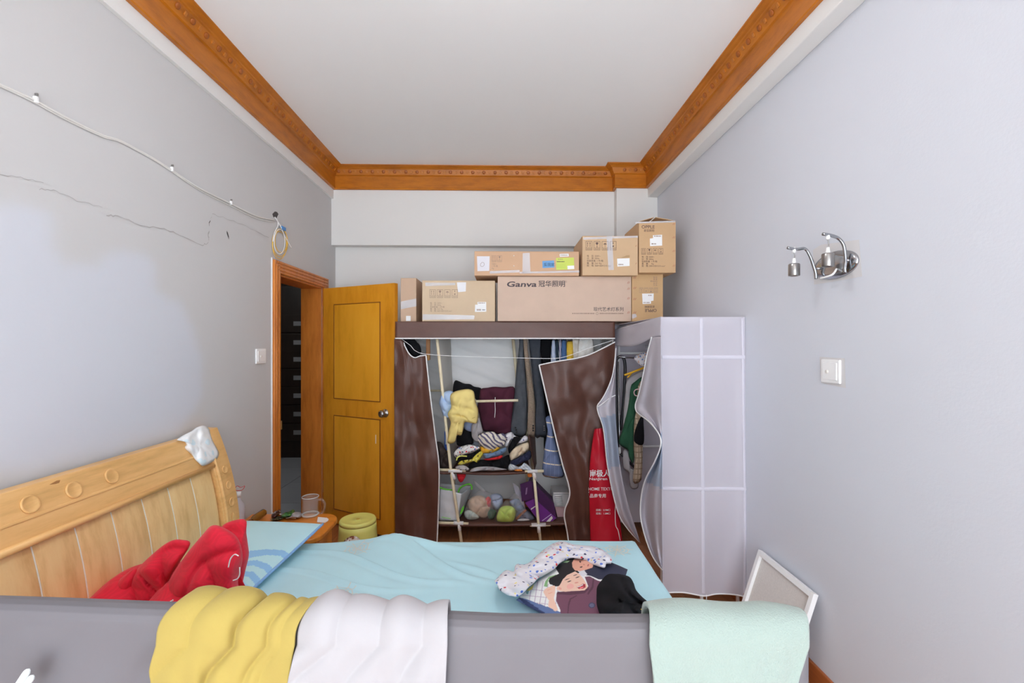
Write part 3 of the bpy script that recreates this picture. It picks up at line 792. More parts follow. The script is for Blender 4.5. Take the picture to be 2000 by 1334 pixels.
inflate('quilt_corner', [(434, 1027), (478, 1014), (481, 1040), (484, 1062), (486, 1085), (478, 1120), (474, 1150), (492, 1170), (470, 1180), (420, 1182), (440, 1120), (445, 1060)], M_red, qt, Y=1.62, d=.045, wr=.026, seed=3, back=1.2, rings=10, n=60, wf=14)
inflate('quilt_fold', [(318, 1180), (330, 1135), (360, 1088), (395, 1045), (415, 1026), (440, 1032), (465, 1052), (474, 1090), (465, 1140), (480, 1180), (440, 1200), (360, 1200)], M_red, qt, Y=1.50, d=.085, wr=.028, seed=5, back=1.0, rings=18, n=100, wf=9)
inflate('quilt_fold', [(250, 1185), (250, 1150), (268, 1112), (310, 1072), (335, 1056), (355, 1054), (372, 1062), (350, 1100), (330, 1135), (325, 1190), (280, 1200)], M_red, qt, Y=1.56, d=.055, wr=.026, seed=8, back=1.0, rings=18, n=100, wf=9)
inflate('quilt_fold', [(188, 1178), (215, 1150), (247, 1120), (268, 1110), (262, 1150), (270, 1200), (190, 1205)], M_red, qt, Y=1.56, d=.04, wr=.02, seed=9, back=1.0, rings=10, n=60, wf=11)
tube('drawstring', [at(a, b, Y=1.40) for a, b in [(446, 1108), (450, 1092), (458, 1083), (466, 1086)]], .0018, M_white, qt, 6)
tube('drawstring', [at(a, b, Y=1.41) for a, b in [(468, 1108), (468, 1122), (464, 1130), (455, 1134)]], .0018, M_white, qt, 6)
tube('drawstring', [at(a, b, Y=1.38) for a, b in [(322, 1184), (330, 1177), (338, 1172)]], .002, M_white, qt, 6)

# ---------------------------------------------------------------- cloth over the headboard
M_tow = spots('towel_print', C(226, 230, 240, 1.2), [C(226, 230, 240, 1.2), C(226, 230, 240, 1.2), C(206, 222, 244, 1.2), C(226, 230, 240, 1.2)], 30, .5)
def hxp(px, py):
    z = at(px, py, X=-1.45).z; return hx(min(1.08, z)) + .026
z8b = lambda *p: zm(p, 330, 820, 6.3533)
inflate('hand_towel', z8b((95, 250), (180, 190), (280, 140), (340, 95), (420, 68), (480, 95), (515, 150), (540, 240), (590, 340), (622, 410), (600, 480), (540, 520), (470, 560), (410, 572), (360, 530), (320, 490), (280, 430), (195, 350), (215, 305), (165, 245)), M_tow, None, X=hxp, d=.022, wr=.012, seed=2, n=60, rings=9, wf=22)
tag(bpy.data.objects['hand_towel'], 'small white and pale-blue cloth hung over the headboard corner', 'cloth')

# ---------------------------------------------------------------- photo pillow, baby shirt and black cloth at the bed's foot
M_ph = vcol('photo_print', .7)
pp = thing('photo_pillow', 'pillow printed with a photo of two laughing children', 'pillow', at(1130, 1160, Z=.51))
W_, N_, E_, S_ = at(1008, 1172, Z=.53), at(1120, 1083, Z=.535), at(1226, 1112, Z=.53), at(1180, 1262, Z=.53)
def pp_fn(side):
    def fn(u, v):
        p = (W_ * (1 - u) + N_ * u) * (1 - v) + (S_ * (1 - u) + E_ * u) * v
        e = max(0, (1 - abs(2 * u - 1) ** 3) * (1 - abs(2 * v - 1) ** 3)) ** .6
        z = p.z + (e * .055 if side > 0 else -e * .02)
        return Vector((p.x, p.y, z))
    return fn
ph = grid('pillow_front', pp_fn(1), 240, 240, M_ph, pp)
skin = C(226, 178, 160); skin2 = C(206, 152, 132); blk = C(24, 20, 24); pur = C(104, 66, 84); pur2 = C(80, 48, 64); nav = C(44, 46, 66); wht = C(222, 220, 228, 1.3)
def ell(cx_, cy_, rx, ry, a=0): return z8(*[(cx_ + rx * math.cos(t) * math.cos(a) - ry * math.sin(t) * math.sin(a), cy_ + rx * math.cos(t) * math.sin(a) + ry * math.sin(t) * math.cos(a)) for t in [k * math.pi / 12 for k in range(24)]])
pol = [(wht, z8((-900, -900), (3000, -900), (3000, 3000), (-900, 3000)))]
for k in range(6): x = 470 + k * 62; pol.append((C(168, 150, 170), z8((x - 4, 500), (x + 4, 500), (x - 60, 900), (x - 68, 900))))
for k in range(3): y = 560 + k * 75; pol.append((C(168, 150, 170), z8((330, y + 20), (680, y + 55), (680, y + 61), (330, y + 26))))
pol += [(C(90, 108, 150), z8((300, 680), (390, 705), (640, 795), (760, 840), (880, 890), (1000, 1100), (600, 1200), (200, 800))),
        (C(52, 62, 100), z8((300, 680), (400, 720), (560, 830), (700, 930), (600, 950), (400, 790))),
        (pur, z8((750, 630), (860, 615), (1060, 605), (1110, 560), (1070, 450), (1130, 445), (1210, 490), (1300, 520), (1300, 1100), (800, 1100), (790, 830), (740, 720))),
        (pur2, z8((755, 620), (860, 625), (1060, 610), (1105, 565), (1120, 590), (1070, 640), (900, 660), (760, 650))),
        (pur2, z8((880, 760), (900, 700), (980, 660), (985, 668), (915, 710), (892, 780), (880, 900), (868, 900))),
        (pur2, z8((1100, 640), (1150, 560), (1165, 470), (1180, 480), (1170, 580), (1110, 660))),
        (nav, z8((1040, 390), (1100, 360), (1160, 325), (1180, 280), (1300, 180), (1700, 180), (1900, 480), (1420, 480), (1230, 480), (1140, 440), (1080, 430))),
        (C(200, 200, 206), z8((990, 390), (1060, 370), (1100, 420), (1060, 445), (1010, 430))),
        (C(120, 160, 110), z8((600, 560), (620, 500), (660, 450), (740, 425), (765, 435), (700, 470), (650, 520), (640, 570))),
        (C(206, 226, 206), z8((640, 540), (655, 480), (690, 470), (665, 520))),
        (C(236, 190, 90), z8((380, 600), (430, 570), (490, 535), (470, 590), (420, 620))), (C(110, 150, 150), z8((395, 620), (430, 605), (420, 650), (400, 645))),
        (blk, z8((655, 500), (670, 465), (720, 440), (775, 415), (735, 350), (770, 310), (830, 278), (900, 240), (950, 232), (965, 300), (950, 360), (985, 380), (1010, 400), (960, 440), (830, 500), (800, 560), (740, 560), (670, 535))),
        (C(130, 160, 120), z8((800, 285), (850, 265), (900, 268), (870, 290))),
        (skin2, z8((925, 290), (945, 250), (1000, 238), (1060, 250), (1120, 275), (1168, 318), (1160, 345), (1090, 368), (1020, 385), (960, 378), (930, 340))),
        (C(60, 40, 40), ell(1018, 278, 13, 8, .9)), (C(60, 40, 40), ell(1030, 338, 16, 7, -.3)), (C(170, 96, 90), ell(1110, 318, 8, 15, .4)), (C(180, 120, 104), ell(1062, 310, 10, 6, .5)),
        (skin, z8((785, 545), (820, 480), (870, 430), (960, 388), (1010, 420), (1060, 480), (1095, 540), (1102, 575), (1070, 605), (1000, 612), (920, 615), (850, 622), (790, 615), (750, 600), (748, 575))),
        (C(206, 150, 136), ell(788, 585, 18, 13, .3)), (C(232, 160, 150), ell(905, 560, 42, 30, -.2)),
        (C(44, 30, 30), ell(893, 503, 26, 5, -.3)), (C(44, 30, 30), ell(988, 455, 24, 5, -.35)), (C(60, 44, 42), ell(870, 478, 30, 4, -.35)), (C(60, 44, 42), ell(962, 430, 26, 4, -.4)),
        (C(200, 140, 126), ell(975, 518, 24, 9, -.2)), (C(150, 40, 50), z8((978, 568), (1010, 555), (1050, 530), (1078, 535), (1082, 570), (1050, 588), (1005, 590))), (C(220, 110, 116), ell(1035, 575, 26, 9, -.3)), (C(235, 225, 220), z8((985, 566), (1015, 556), (1050, 536), (1056, 542), (1020, 562), (990, 572))),
        (skin, z8((595, 625), (610, 595), (650, 570), (720, 548), (735, 570), (728, 640), (715, 700), (765, 830), (740, 845), (690, 820), (650, 790), (660, 720), (615, 665))),
        (skin2, z8((640, 600), (690, 585), (692, 590), (645, 608))), (skin2, z8((650, 640), (700, 625), (702, 631), (655, 648))),
        (C(62, 62, 88), ell(1152, 778, 38, 33)), (C(90, 92, 120), ell(1152, 778, 28, 24))]
paint(ph, wht, pol)
grid('pillow_back', pp_fn(-1), 16, 16, mat('photo_pillow_back', C(80, 96, 140), .8), pp)
M_bab = spots('baby_shirt_print', C(228, 228, 236, 1.12), [C(228, 228, 236, 1.12)] * 4 + [C(80, 112, 190), C(228, 228, 236, 1.12), C(190, 50, 60), C(228, 228, 236, 1.12), C(90, 120, 200), C(60, 60, 90), C(228, 228, 236, 1.12), C(228, 228, 236, 1.12), C(228, 228, 236, 1.12), C(228, 200, 120)], 60, .38)
def shirt_place(px, py, u, v):
    q = at(px, py, Z=.56)
    h = .575 - .05 * (abs(2 * u - 1) ** 5) * (1 if u < .5 else .2) + .016 * abs(math.sin(q.x * 26 + q.y * 14 + 4 * fnoise(q.x * 6, q.y * 6))) + .012 * fnoise(q.x * 22, q.y * 22)
    return at(px, py, Z=h + .012)
shf = sheet(z8((40, 505), (100, 440), (170, 380), (262, 400), (282, 312), (360, 318), (440, 292), (560, 180), (700, 80), (820, 48), (920, 80), (1000, 92), (1100, 100), (1180, 108), (1280, 150), (1360, 215), (1385, 260)), z8((95, 592), (160, 640), (240, 674), (320, 665), (470, 525), (560, 450), (640, 405), (710, 365), (760, 310), (810, 272), (865, 245), (920, 232), (1040, 245), (1160, 302), (1300, 345), (1300, 300), (1370, 295)), shirt_place)
grid('baby_shirt', shf, 40, 110, M_bab, None, .006)
tag(bpy.data.objects['baby_shirt'], 'crumpled white baby shirt with small blue and red prints on the photo pillow', 'clothing')
M_blk = mat('black_cloth', C(20, 20, 23), .9, var=.2, spec=.2)
inflate('black_garment', z8((1178, 600), (1195, 520), (1240, 465), (1330, 398), (1450, 415), (1580, 448), (1632, 520), (1660, 600), (1730, 680), (1792, 735), (1800, 770), (1842, 800), (1780, 822), (1740, 900), (1700, 1000), (1300, 1000), (1250, 900), (1195, 760)), M_blk, None, Z=.56, d=.05, wr=.035, seed=11, n=80, rings=12, wf=10, back=.8)
tag(bpy.data.objects['black_garment'], 'black garment bunched on the right half of the photo pillow', 'clothing')
flat('garment_tag', [at(a, b, Z=.625) for a, b in z8((1712, 822), (1760, 812), (1768, 838), (1745, 850))], mat('yellow_tag', C(220, 180, 40), .7, var=0), bpy.data.objects['black_garment'])

# ---------------------------------------------------------------- bed guard rail with clothes over it
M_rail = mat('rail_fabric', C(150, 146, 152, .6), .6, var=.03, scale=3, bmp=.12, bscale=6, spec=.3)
def ry(x): return .868 - (.08 if x < 0 else .012) * x
RZ = 1.0
gr = thing('bed_guard_rail', 'grey fabric bed guard rail along the near side of the bed', 'bed rail', (-.3, .92, .3))
rp = [(.026, -.50), (.028, -.2), (.029, -.06), (.028, -.02), (.024, -.008), (.014, -.001), (0, .001), (-.014, -.001), (-.024, -.008), (-.028, -.02), (-.029, -.06), (-.028, -.2), (-.026, -.50)]
def rail_fn(u, v):
    k = min(u, .99999) * (len(rp) - 1); i = int(k); q = lerp(rp[i], rp[i + 1], k - i)
    x = -1.32 + v * (1.905)
    e = 0
    s = (x - .585 + .035) / .035
    yo = q[0]; zz = q[1]
    if s > 0: yo *= math.sqrt(max(0, 1 - s * s)); zz -= .012 * s * s
    fd = max(0, min(1, (-q[1] - .02) * 10))
    wv_ = .012 * fd * (fnoise(x * 5, q[1] * 5, 2) + 1.1 * fnoise(x * 13 - q[1] * 11, 1, 0)) * (.45 + 1.5 * max(0, min(1, (-.35 - x) / .3)))
    return Vector((x + .05 * q[0], ry(x) + yo - (wv_ if q[0] < 0 else 0), RZ + zz + .004 * fnoise(x * 2, 0, 9)))
grid('fabric_cover', rail_fn, 96, 150, M_rail, gr)
for x in (-1.22, .48):
    tube('upright', [(x, ry(x), .02), (x, ry(x), .97)], .014, M_steel, gr, 12, False)
    tube('foot_bar', [(x, ry(x), .02), (x, ry(x) - .16, .02)], .014, M_steel, gr, 12, False)
tube('top_tube', [(-1.3, ry(-1.3), .972), (.55, ry(.55), .972)], .016, M_steel, gr, 12, False)
# pale loops hooked on the rail
lp = thing('plastic_hook', 'pale white-blue plastic prongs hooked on the guard rail at lower left', 'hook', at(55, 1330, Y=.86))
for k, (x0, y0) in enumerate(((58, 1306), (66, 1318))):
    tube('prong', [at(x0 - 34, y0 + 50, Y=.868), at(x0 - 17, y0 + 24, Y=.862), at(x0 - 5, y0 + 6, Y=.86), at(x0, y0, Y=.864)], .0062, mat('pale_plastic', C(214, 220, 240, 1.3), .35, var=.02), lp, 10, taper=lambda t: 1 if t < .85 else math.sqrt(max(.02, 1 - ((t - .85) / .15) ** 2)))
def drape(name, label, cat, L, R, topL, topR, m, lift, thick, folds, seed, back_drop=.16):
    """cloth folded over the rail: L and R are the visible side edges in pixels from the top down"""
    def edge(E, v):
        Es = arclen(E, 30); k = min(28, int(v * 29)); return lerp(Es[k], Es[k + 1], v * 29 - k)
    EL, ER = arclen(L, 30), arclen(R, 30)
    g = lambda S, t: lerp(S[min(28, int(t * 29))], S[min(28, int(t * 29)) + 1], t * 29 - min(28, int(t * 29)))
    off = .031 + lift
    import bisect
    def xat(S, py):
        if py <= S[0][1]: return S[0][0]
        for a, b in zip(S, S[1:]):
            if a[1] <= py <= b[1] and b[1] > a[1]: return a[0] + (b[0] - a[0]) * (py - a[1]) / (b[1] - a[1])
        return S[-1][0]
    zf = RZ - .035
    def fn(u, v):
        fv = folds(u)
        yf = ry(-.1) - off
        pya = proj((0, yf, zf))[1]
        x_top = at(xat(EL, 0) * (1 - u) + xat(ER, 0) * u, 1195, Y=ry(-.1)).x
        pxa = xat(EL, pya) * (1 - u) + xat(ER, pya) * u
        x_fr = at(pxa, pya, Y=ry(at(pxa, pya, Y=yf).x) - off - fv * .9).x
        if v < .5:
            t = v / .5
            if t < .35:                                  # back side
                s = t / .35; z = zf - back_drop * (1 - s)
                return Vector((x_top, ry(x_top) + off + .004 * fnoise(x_top * 14, z * 9, seed), z))
            an = (t - .35) / .65 * math.pi               # over the top
            x = x_top + (x_fr - x_top) * max(0, -math.cos(an)) ** 1.5
            return Vector((x, ry(x) + off * math.cos(an) - fv * .9 * max(0, -math.cos(an)) , zf + (.040 + lift + fv) * math.sin(an) ** .75))
        t = (v - .5) / .5                                # down the front
        py = pya + (1450 - pya) * t
        px = xat(EL, py) * (1 - u) + xat(ER, py) * u
        x = at(px, py, Y=yf).x
        fv = folds(min(1, max(0, u + .4 * t * (1 - u) + .08 * math.sin(t * 4))))
        q = at(px, py, Y=ry(x) - off - fv * .9 - min(1, t * 3) * (.012 * fnoise(u * 7 + seed, t * 1.5, seed) + .01 * t))
        return q
    o = grid(name, fn, 90, 70, m, None, thick)
    return tag(o, label, cat)
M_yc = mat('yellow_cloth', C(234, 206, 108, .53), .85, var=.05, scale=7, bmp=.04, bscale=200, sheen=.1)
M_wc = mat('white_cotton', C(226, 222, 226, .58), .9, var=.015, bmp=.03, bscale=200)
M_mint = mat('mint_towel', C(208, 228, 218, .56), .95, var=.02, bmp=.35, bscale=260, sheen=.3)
def fl1(u): return -.012 * math.exp(-((u - .56) / .035) ** 2) - .010 * math.exp(-((u - .8) / .03) ** 2) + .014 * max(0, math.sin(u * 3.4 + .6)) + .012 * abs(math.sin(u * 9.5 + .9)) ** .7 * (1 - .3 * u)
def fl2(u): return .012 * abs(math.sin(u * 11 + .3)) + .016 * math.exp(-((u - .2) / .18) ** 2) + .008 * math.exp(-((u - .62) / .12) ** 2)
def fl3(u): return .004 * math.sin(u * 9) + .010 * math.exp(-((u - .35) / .4) ** 2) - .022 * max(0, u - .75) * 2
drape('yellow_shirt', 'yellow cloth draped over the guard rail beside the white shirt', 'clothing', [(352, 1190), (335, 1200), (318, 1225), (303, 1270), (292, 1310), (296, 1345), (290, 1460)], [(610, 1190), (597, 1200), (583, 1235), (572, 1280), (563, 1345), (556, 1460)], None, None, M_yc, .008, .004, fl1, 1)
drape('white_shirt', 'white cotton shirt draped over the guard rail beside the yellow cloth', 'clothing', [(608, 1196), (596, 1210), (585, 1250), (572, 1290), (560, 1345), (552, 1460)], [(876, 1202), (877, 1215), (874, 1260), (870, 1345), (866, 1460)], None, None, M_wc, .006, .004, fl2, 5)
drape('mint_towel', 'pale mint green towel draped over the right end of the guard rail', 'towel', [(1262, 1196), (1262, 1215), (1268, 1260), (1278, 1345), (1285, 1460)], [(1560, 1205), (1578, 1222), (1580, 1250), (1570, 1290), (1556, 1345), (1545, 1460)], None, None, M_mint, .008, .008, fl3, 9)
inflate('red_sock', [(824, 1192), (830, 1186), (838, 1190), (842, 1200), (828, 1204)], M_red, None, Z=.51, d=.012, wr=.002, n=20, rings=4)
tag(bpy.data.objects['red_sock'], 'tiny red cloth peeking out behind the white shirt', 'clothing')

# ================================================================ beside the bed
M_ns = wood('nightstand_wood', C(190, 112, 36), C(206, 130, 52), (2, 4, 4), .3, 3)
ns = thing('nightstand', 'orange-brown bedside table with a rounded corner between bed and door', 'nightstand', (-1.27, 2.62, 0))
NZ = .48
def rr_top(name, z0, z1, x0, x1, y0, y1, r, m, parent):
    pts = [(x0, y0), (x0, y1)]
    for k in range(9): a = math.pi / 2 - k * math.pi / 16; pts.append((x1 - r + r * math.cos(a), y1 - r + r * math.sin(a)))
    for k in range(9): a = -k * math.pi / 16; pts.append((x1 - r + r * math.cos(a), y0 + r + r * math.sin(a)))
    n = len(pts); vs = [(x, y, z) for z in (z0, z1) for x, y in pts]
    fs = [tuple(range(n)), tuple(range(2 * n - 1, n - 1, -1))] + [(i, n + i, n + (i + 1) % n, (i + 1) % n) for i in range(n)]
    o = mk(name, vs, fs, m, parent); md = o.modifiers.new('bev', 'BEVEL'); md.width = .008; md.segments = 3; md.limit_method = 'ANGLE'
    return o
rr_top('top', NZ - .03, NZ, -1.535, -.985, 2.42, 2.82, .11, M_ns, ns)
rr_top('body', .06, NZ - .03, -1.525, -1.02, 2.43, 2.80, .09, M_ns, ns)
box('drawer', (-1.024, 2.50, .28), (-1.012, 2.72, .43), M_ns, ns, .004)
for y in (2.47, 2.76):
    for x in (-1.48, -1.10): box('foot', (x - .02, y - .02, 0), (x + .02, y + .02, .06), M_ns, ns)
# stool
M_stool = mat('yellow_stool_plastic', C(234, 218, 116, 1.5), .3, var=.02)
st = at(699, 1012, Z=.27)
stl = thing('stool', 'small pale yellow plastic stool in front of the open door', 'stool', (st.x, st.y, 0))
lathe('seat', [(0, .262), (.016, .262), (.02, .258), (.095, .262), (.112, .268), (.122, .266), (.127, .256), (.128, .24)], (st.x, st.y, 0), M_stool, stl, 48)
lathe('skirt', [(.128, .24), (.130, .2), (.136, .1), (.142, .0), (.139, .0), (.133, .1), (.125, .24)], (st.x, st.y, 0), M_stool, stl, 48)
lathe('seat_hole', [(.013, .263), (.013, .2635), (0, .2635)], (st.x, st.y, 0), mat('stool_hole', C(196, 176, 80), .5, var=0), stl, 20)
# small bag standing on the floor between bed and stool
inflate('trash_bag', [(672, 1056), (680, 1050), (690, 1046), (700, 1050), (705, 1056), (712, 1090), (716, 1130), (715, 1158), (690, 1162), (664, 1158), (662, 1120), (667, 1085)], spots('wrapper_print', C(180, 170, 160), [C(120, 70, 50), C(200, 200, 200), C(230, 230, 230)], 60, .5, .4), None, Y=2.75, d=.06, wr=.01, n=36, rings=6, back=1)
tag(bpy.data.objects['trash_bag'], 'crumpled silver and brown bag peeking over the bed edge before the yellow stool', 'bag')
# glass mug
M_gl = glass('mug_glass', (.97, .98, .98, 1), .03, .92)
mg = at(606, 1008, Z=NZ)
mug = thing('glass_mug', 'clear empty glass mug with handle on the nightstand', 'mug', (mg.x, mg.y, NZ))
k = 30 / F * mg.y / 2
lathe('glass_body', [(0, .006), (k * .9, .006), (k * .95, .0), (k, .006), (k * 1.0, .07), (k * .98, .085), (k * 1.02, .118), (k * .94, .118), (k * .9, .08), (k * .9, .016), (0, .014)], (mg.x, mg.y, NZ), M_gl, mug, 12, smooth=False)
tube('handle', [(mg.x + k * .95, mg.y, NZ + .098), (mg.x + k * 1.5, mg.y - .005, NZ + .10), (mg.x + k * 1.9, mg.y - .008, NZ + .08), (mg.x + k * 1.85, mg.y - .008, NZ + .04), (mg.x + k * 1.4, mg.y - .004, NZ + .018), (mg.x + k * .95, mg.y, NZ + .022)], .007, M_gl, mug, 10)
tube('base_ring', [(mg.x + k * .95 * math.cos(t * math.pi / 6), mg.y + k * .95 * math.sin(t * math.pi / 6), NZ + .012) for t in range(12)], .006, glass('mug_base', (.9, .9, .88, 1), .05, .5), mug, 6, closed=True, seg=40)
tube('rim', [(mg.x + k * math.cos(t * math.pi / 6), mg.y + k * math.sin(t * math.pi / 6), NZ + .118) for t in range(12)], .003, glass('mug_rim', (.95, .96, .96, 1), .05, .6), mug, 6, closed=True, seg=40)
# brown bottle lying down
M_amb = mat('amber_bottle', C(112, 74, 26), .12, var=.1)
ba, bb_ = at(484, 1022, Z=NZ + .022), at(516, 1000, Z=NZ + .026)
bd = (bb_ - ba).normalized(); zax = bd; xax = Vector((0, 0, 1)).cross(zax).normalized(); yax = zax.cross(xax)
BM = Matrix((xax, yax, zax)).transposed().to_4x4()
Lb = (bb_ - ba).length
bt = thing('amber_bottle', 'small brown bottle lying on the nightstand', 'bottle', (ba.x, ba.y, NZ))
lathe('bottle_body', [(0, Lb), (.016, Lb), (.021, Lb - .008), (.021, Lb * .42), (.016, Lb * .30), (.010, Lb * .24), (.010, Lb * .2), (0, Lb * .2)], ba, M_amb, bt, 20, BM)
lathe('bottle_cap', [(0, Lb * .21), (.013, Lb * .21), (.014, Lb * .02), (.012, 0), (0, 0)], ba, mat('copper_cap', C(150, 96, 50), .25, .7, var=.1), bt, 20, BM)
# litter on the nightstand
def bit(name, label, cat, pts, m, Z, d=.012, seed=0, wr=.006, back=.8):
    o = inflate(name, pts, m, None, Z=Z, d=d, wr=wr, seed=seed, n=28, rings=5, back=back, wf=40); return tag(o, label, cat)
z7 = lambda *p: zm(p, 440, 920, 6.25)
bit('snack_packet', 'green foil snack packet on the nightstand beside the mug', 'packet', z7((680, 545), (720, 510), (790, 490), (830, 465), (850, 500), (820, 540), (750, 570), (690, 570)), spots('green_foil', C(46, 96, 48), [C(46, 96, 48), C(90, 140, 70), C(46, 96, 48), C(30, 60, 36)], 60, .5, .35), NZ + .012, .02, 1)
bit('chocolate_wrapper', 'dark torn wrapper with gold print on the nightstand', 'wrapper', z7((550, 590), (600, 565), (680, 540), (720, 560), (690, 590), (620, 605), (570, 608)), spots('dark_foil', C(44, 40, 30), [C(44, 40, 30), C(150, 140, 70), C(60, 70, 50)], 80, .45, .35), NZ + .008, .012, 2)
bit('torn_packet', 'dark red opened packet behind the white cable on the nightstand', 'packet', z7((560, 560), (575, 520), (610, 490), (665, 470), (675, 500), (640, 540), (600, 575)), spots('red_foil', C(70, 34, 32), [C(70, 34, 32), C(200, 200, 200), C(70, 34, 32)], 50, .4, .35), NZ + .014, .018, 3)
bit('tissue', 'crumpled white tissue on the nightstand next to the mug', 'tissue', z7((800, 520), (840, 500), (920, 505), (935, 540), (900, 570), (830, 570), (790, 575), (740, 580), (800, 550)), M_wc, NZ + .012, .02, 4)
cd = tube('charging_cable', [at(a, b, Z=NZ + .008) for a, b in z7((565, 515), (620, 515), (680, 530), (720, 550), (750, 575), (800, 570), (860, 575))], .0035, M_white, None, 8)
tag(cd, 'short white cable curling over the wrappers on the nightstand', 'cable')
cardp = [at(a, b, Z=NZ + .004) for a, b in z7((1120, 620), (1215, 628), (1255, 605), (1262, 585), (1240, 570), (1130, 560))]
tag(flat('paper_card', cardp, M_white, None, .003), 'small white card under the mug at the nightstand edge', 'card')
# bottle behind the headboard post
bp = at(465, 1012, Y=2.55)
wb = thing('water_bottle', 'clear plastic bottle with red ribbon, half hidden by the headboard post', 'bottle', (bp.x, 2.55, NZ))
lathe('bottle_shell', [(.028, 0), (.033, .01), (.033, .10), (.034, .13), (.028, .155), (.014, .18), (.012, .2)], (bp.x, 2.55, NZ), glass('bottle_plastic', (.86, .84, .88, 1), .1, .45), wb, 24)
lathe('bottle_cap', [(.015, .195), (.015, .22), (0, .222)], (bp.x, 2.55, NZ), M_white, wb, 18)
tube('ribbon', [at(a, b, Y=2.50) for a, b in [(458, 956), (463, 949), (470, 952), (478, 949), (473, 957), (462, 958), (457, 953)]], .0014, mat('red_ribbon', C(190, 30, 44), .6, var=0), wb, 6)
tube('bottle_label', [(bp.x + .0335 * math.cos(t * math.pi / 8), 2.55 + .0335 * math.sin(t * math.pi / 8), NZ + .025) for t in range(16)], .004, M_white, wb, 6, closed=True)
# stretched canvas leaning on the right wall
cv = thing('canvas', 'blank stretched canvas seen from behind, leaning on the right wall', 'canvas', (1.25, 2.15, 0))
CP = [Vector((1.225, 2.375, .003)), Vector((1.225, 1.945, .003)), Vector((1.365, 1.945, .432)), Vector((1.365, 2.375, .432))]
cu_ = (CP[1] - CP[0]); cvv = (CP[3] - CP[0]); cn = cu_.cross(cvv).normalized()
if cn.x > 0: cn = -cn
def cpt(u, v, o): return CP[0] + cu_ * u + cvv * v + cn * o
def cbar(name, u0, v0, u1, v1, o0, o1, m):
    vs = [cpt(u, v, o) for o in (o0, o1) for u, v in ((u0, v0), (u1, v0), (u1, v1), (u0, v1))]
    o = mk(name, vs, [(0, 1, 2, 3), (7, 6, 5, 4), (0, 4, 5, 1), (1, 5, 6, 2), (2, 6, 7, 3), (3, 7, 4, 0)], m, cv)
    md = o.modifiers.new('b', 'BEVEL'); md.width = .0015; md.segments = 2
M_cv = mat('raw_canvas', C(190, 186, 182), .95, var=.05, scale=120)
M_cw = mat('canvas_edge', C(224, 224, 230, 1.28), .8, var=.02)
cbar('linen', .03, .03, .97, .97, -.002, .002, M_cv)
cbar('stretcher_bar', 0, 0, .055, 1, -.004, .018, M_cw); cbar('stretcher_bar', .945, 0, 1, 1, -.004, .018, M_cw)
cbar('stretcher_bar', .055, 0, .945, .055, -.004, .018, M_cw); cbar('stretcher_bar', .055, .945, .945, 1, -.004, .018, M_cw)

# ================================================================ brown fabric wardrobe
M_brown = mat('brown_nonwoven', C(86, 56, 47, 1.3), .4, var=.12, scale=5, bmp=.12, bscale=160, spec=.45)
M_lin = mat('pale_lining', C(226, 231, 240, 1.5), .9, var=.02, scale=3)
M_div = mat('grey_divider', C(186, 184, 178), .9, var=.03)
M_rod = wood('pale_rod', C(208, 190, 160), C(226, 208, 180), (6, 6, 1), .6, 3)
M_pipe = mat('white_piping', C(226, 226, 232, 1.28), .7, var=.02)
WX0, WX1, WY0, WY1, WZ = -.795, .855, 3.45, 3.90, 1.69
wd = thing('brown_wardrobe', 'brown fabric wardrobe with open curtains and pale wooden rods', 'wardrobe', (.03, 3.67, 0))
def backfn(u, v):
    x = WX0 + .01 + (WX1 - WX0 - .02) * u; z = WZ - .02 - (WZ - .22) * v
    d = 0
    for k in range(7):
        t = z - (1.62 - k * .13) + (x + .4) * (.30 + .04 * k); d += .016 * math.exp(-(t / .022) ** 2) * (1 if z > .8 else .25)
    return Vector((x, WY1 - .02 - d - .012 * fnoise(x * 3, z * 3), z))
grid('back_panel', backfn, 90, 90, M_lin, wd, .002)
box('side_panel', (WX0, WY0 + .07, .06), (WX0 + .004, WY1, WZ - .003), M_lin, wd)
box('side_panel', (WX1 - .004, WY0 + .07, .06), (WX1, WY1, WZ - .003), M_lin, wd)
box('top_panel', (WX0, WY0, WZ - .006), (WX1, WY1, WZ), M_brown, wd)
vfn = sheet([(772, 628), (772, 661)], [(1201, 628), (1201, 661)], yplane(WY0 - .005, lambda u, v: .010 * fnoise(u * 6, v * 1.5 - u * 4, 3) * (v + .2)))
grid('valance', vfn, 90, 14, M_brown, wd, .002)
tube('piping', [vfn(k / 12, 1) - Vector((0, .002, 0)) for k in range(13)], .0052, M_pipe, wd, 8)
lcf = sheet([(770, 664), (770, 800), (772, 1066)], [(832, 694), (839, 760), (850, 850), (857.5, 912), (856, 1000), (853.5, 1066)],
            yplane(WY0 + .012, lambda u, v: .018 * math.sin(u * 9 + 3 * v + 2.0 * math.sin(v * 4)) * (.35 + .65 * v) + .035 * fnoise(u * 2.2 + v, v * 4, 1) + .014 * fnoise(u * 5, v * 11, 4)),
            top=[(770, 662), (786, 664), (791, 676), (800, 692), (810, 698.5), (820, 695.5), (832, 694)])
grid('curtain', lcf, 60, 80, M_brown, wd, .002)
tube('piping', [lcf(1, k / 24) - Vector((0, .002, 0)) for k in range(25)], .0050, M_pipe, wd, 8)
tube('piping', [lcf(.27 + .73 * k / 20, 0) - Vector((0, .002, 0)) for k in range(21)], .0044, M_pipe, wd, 8)
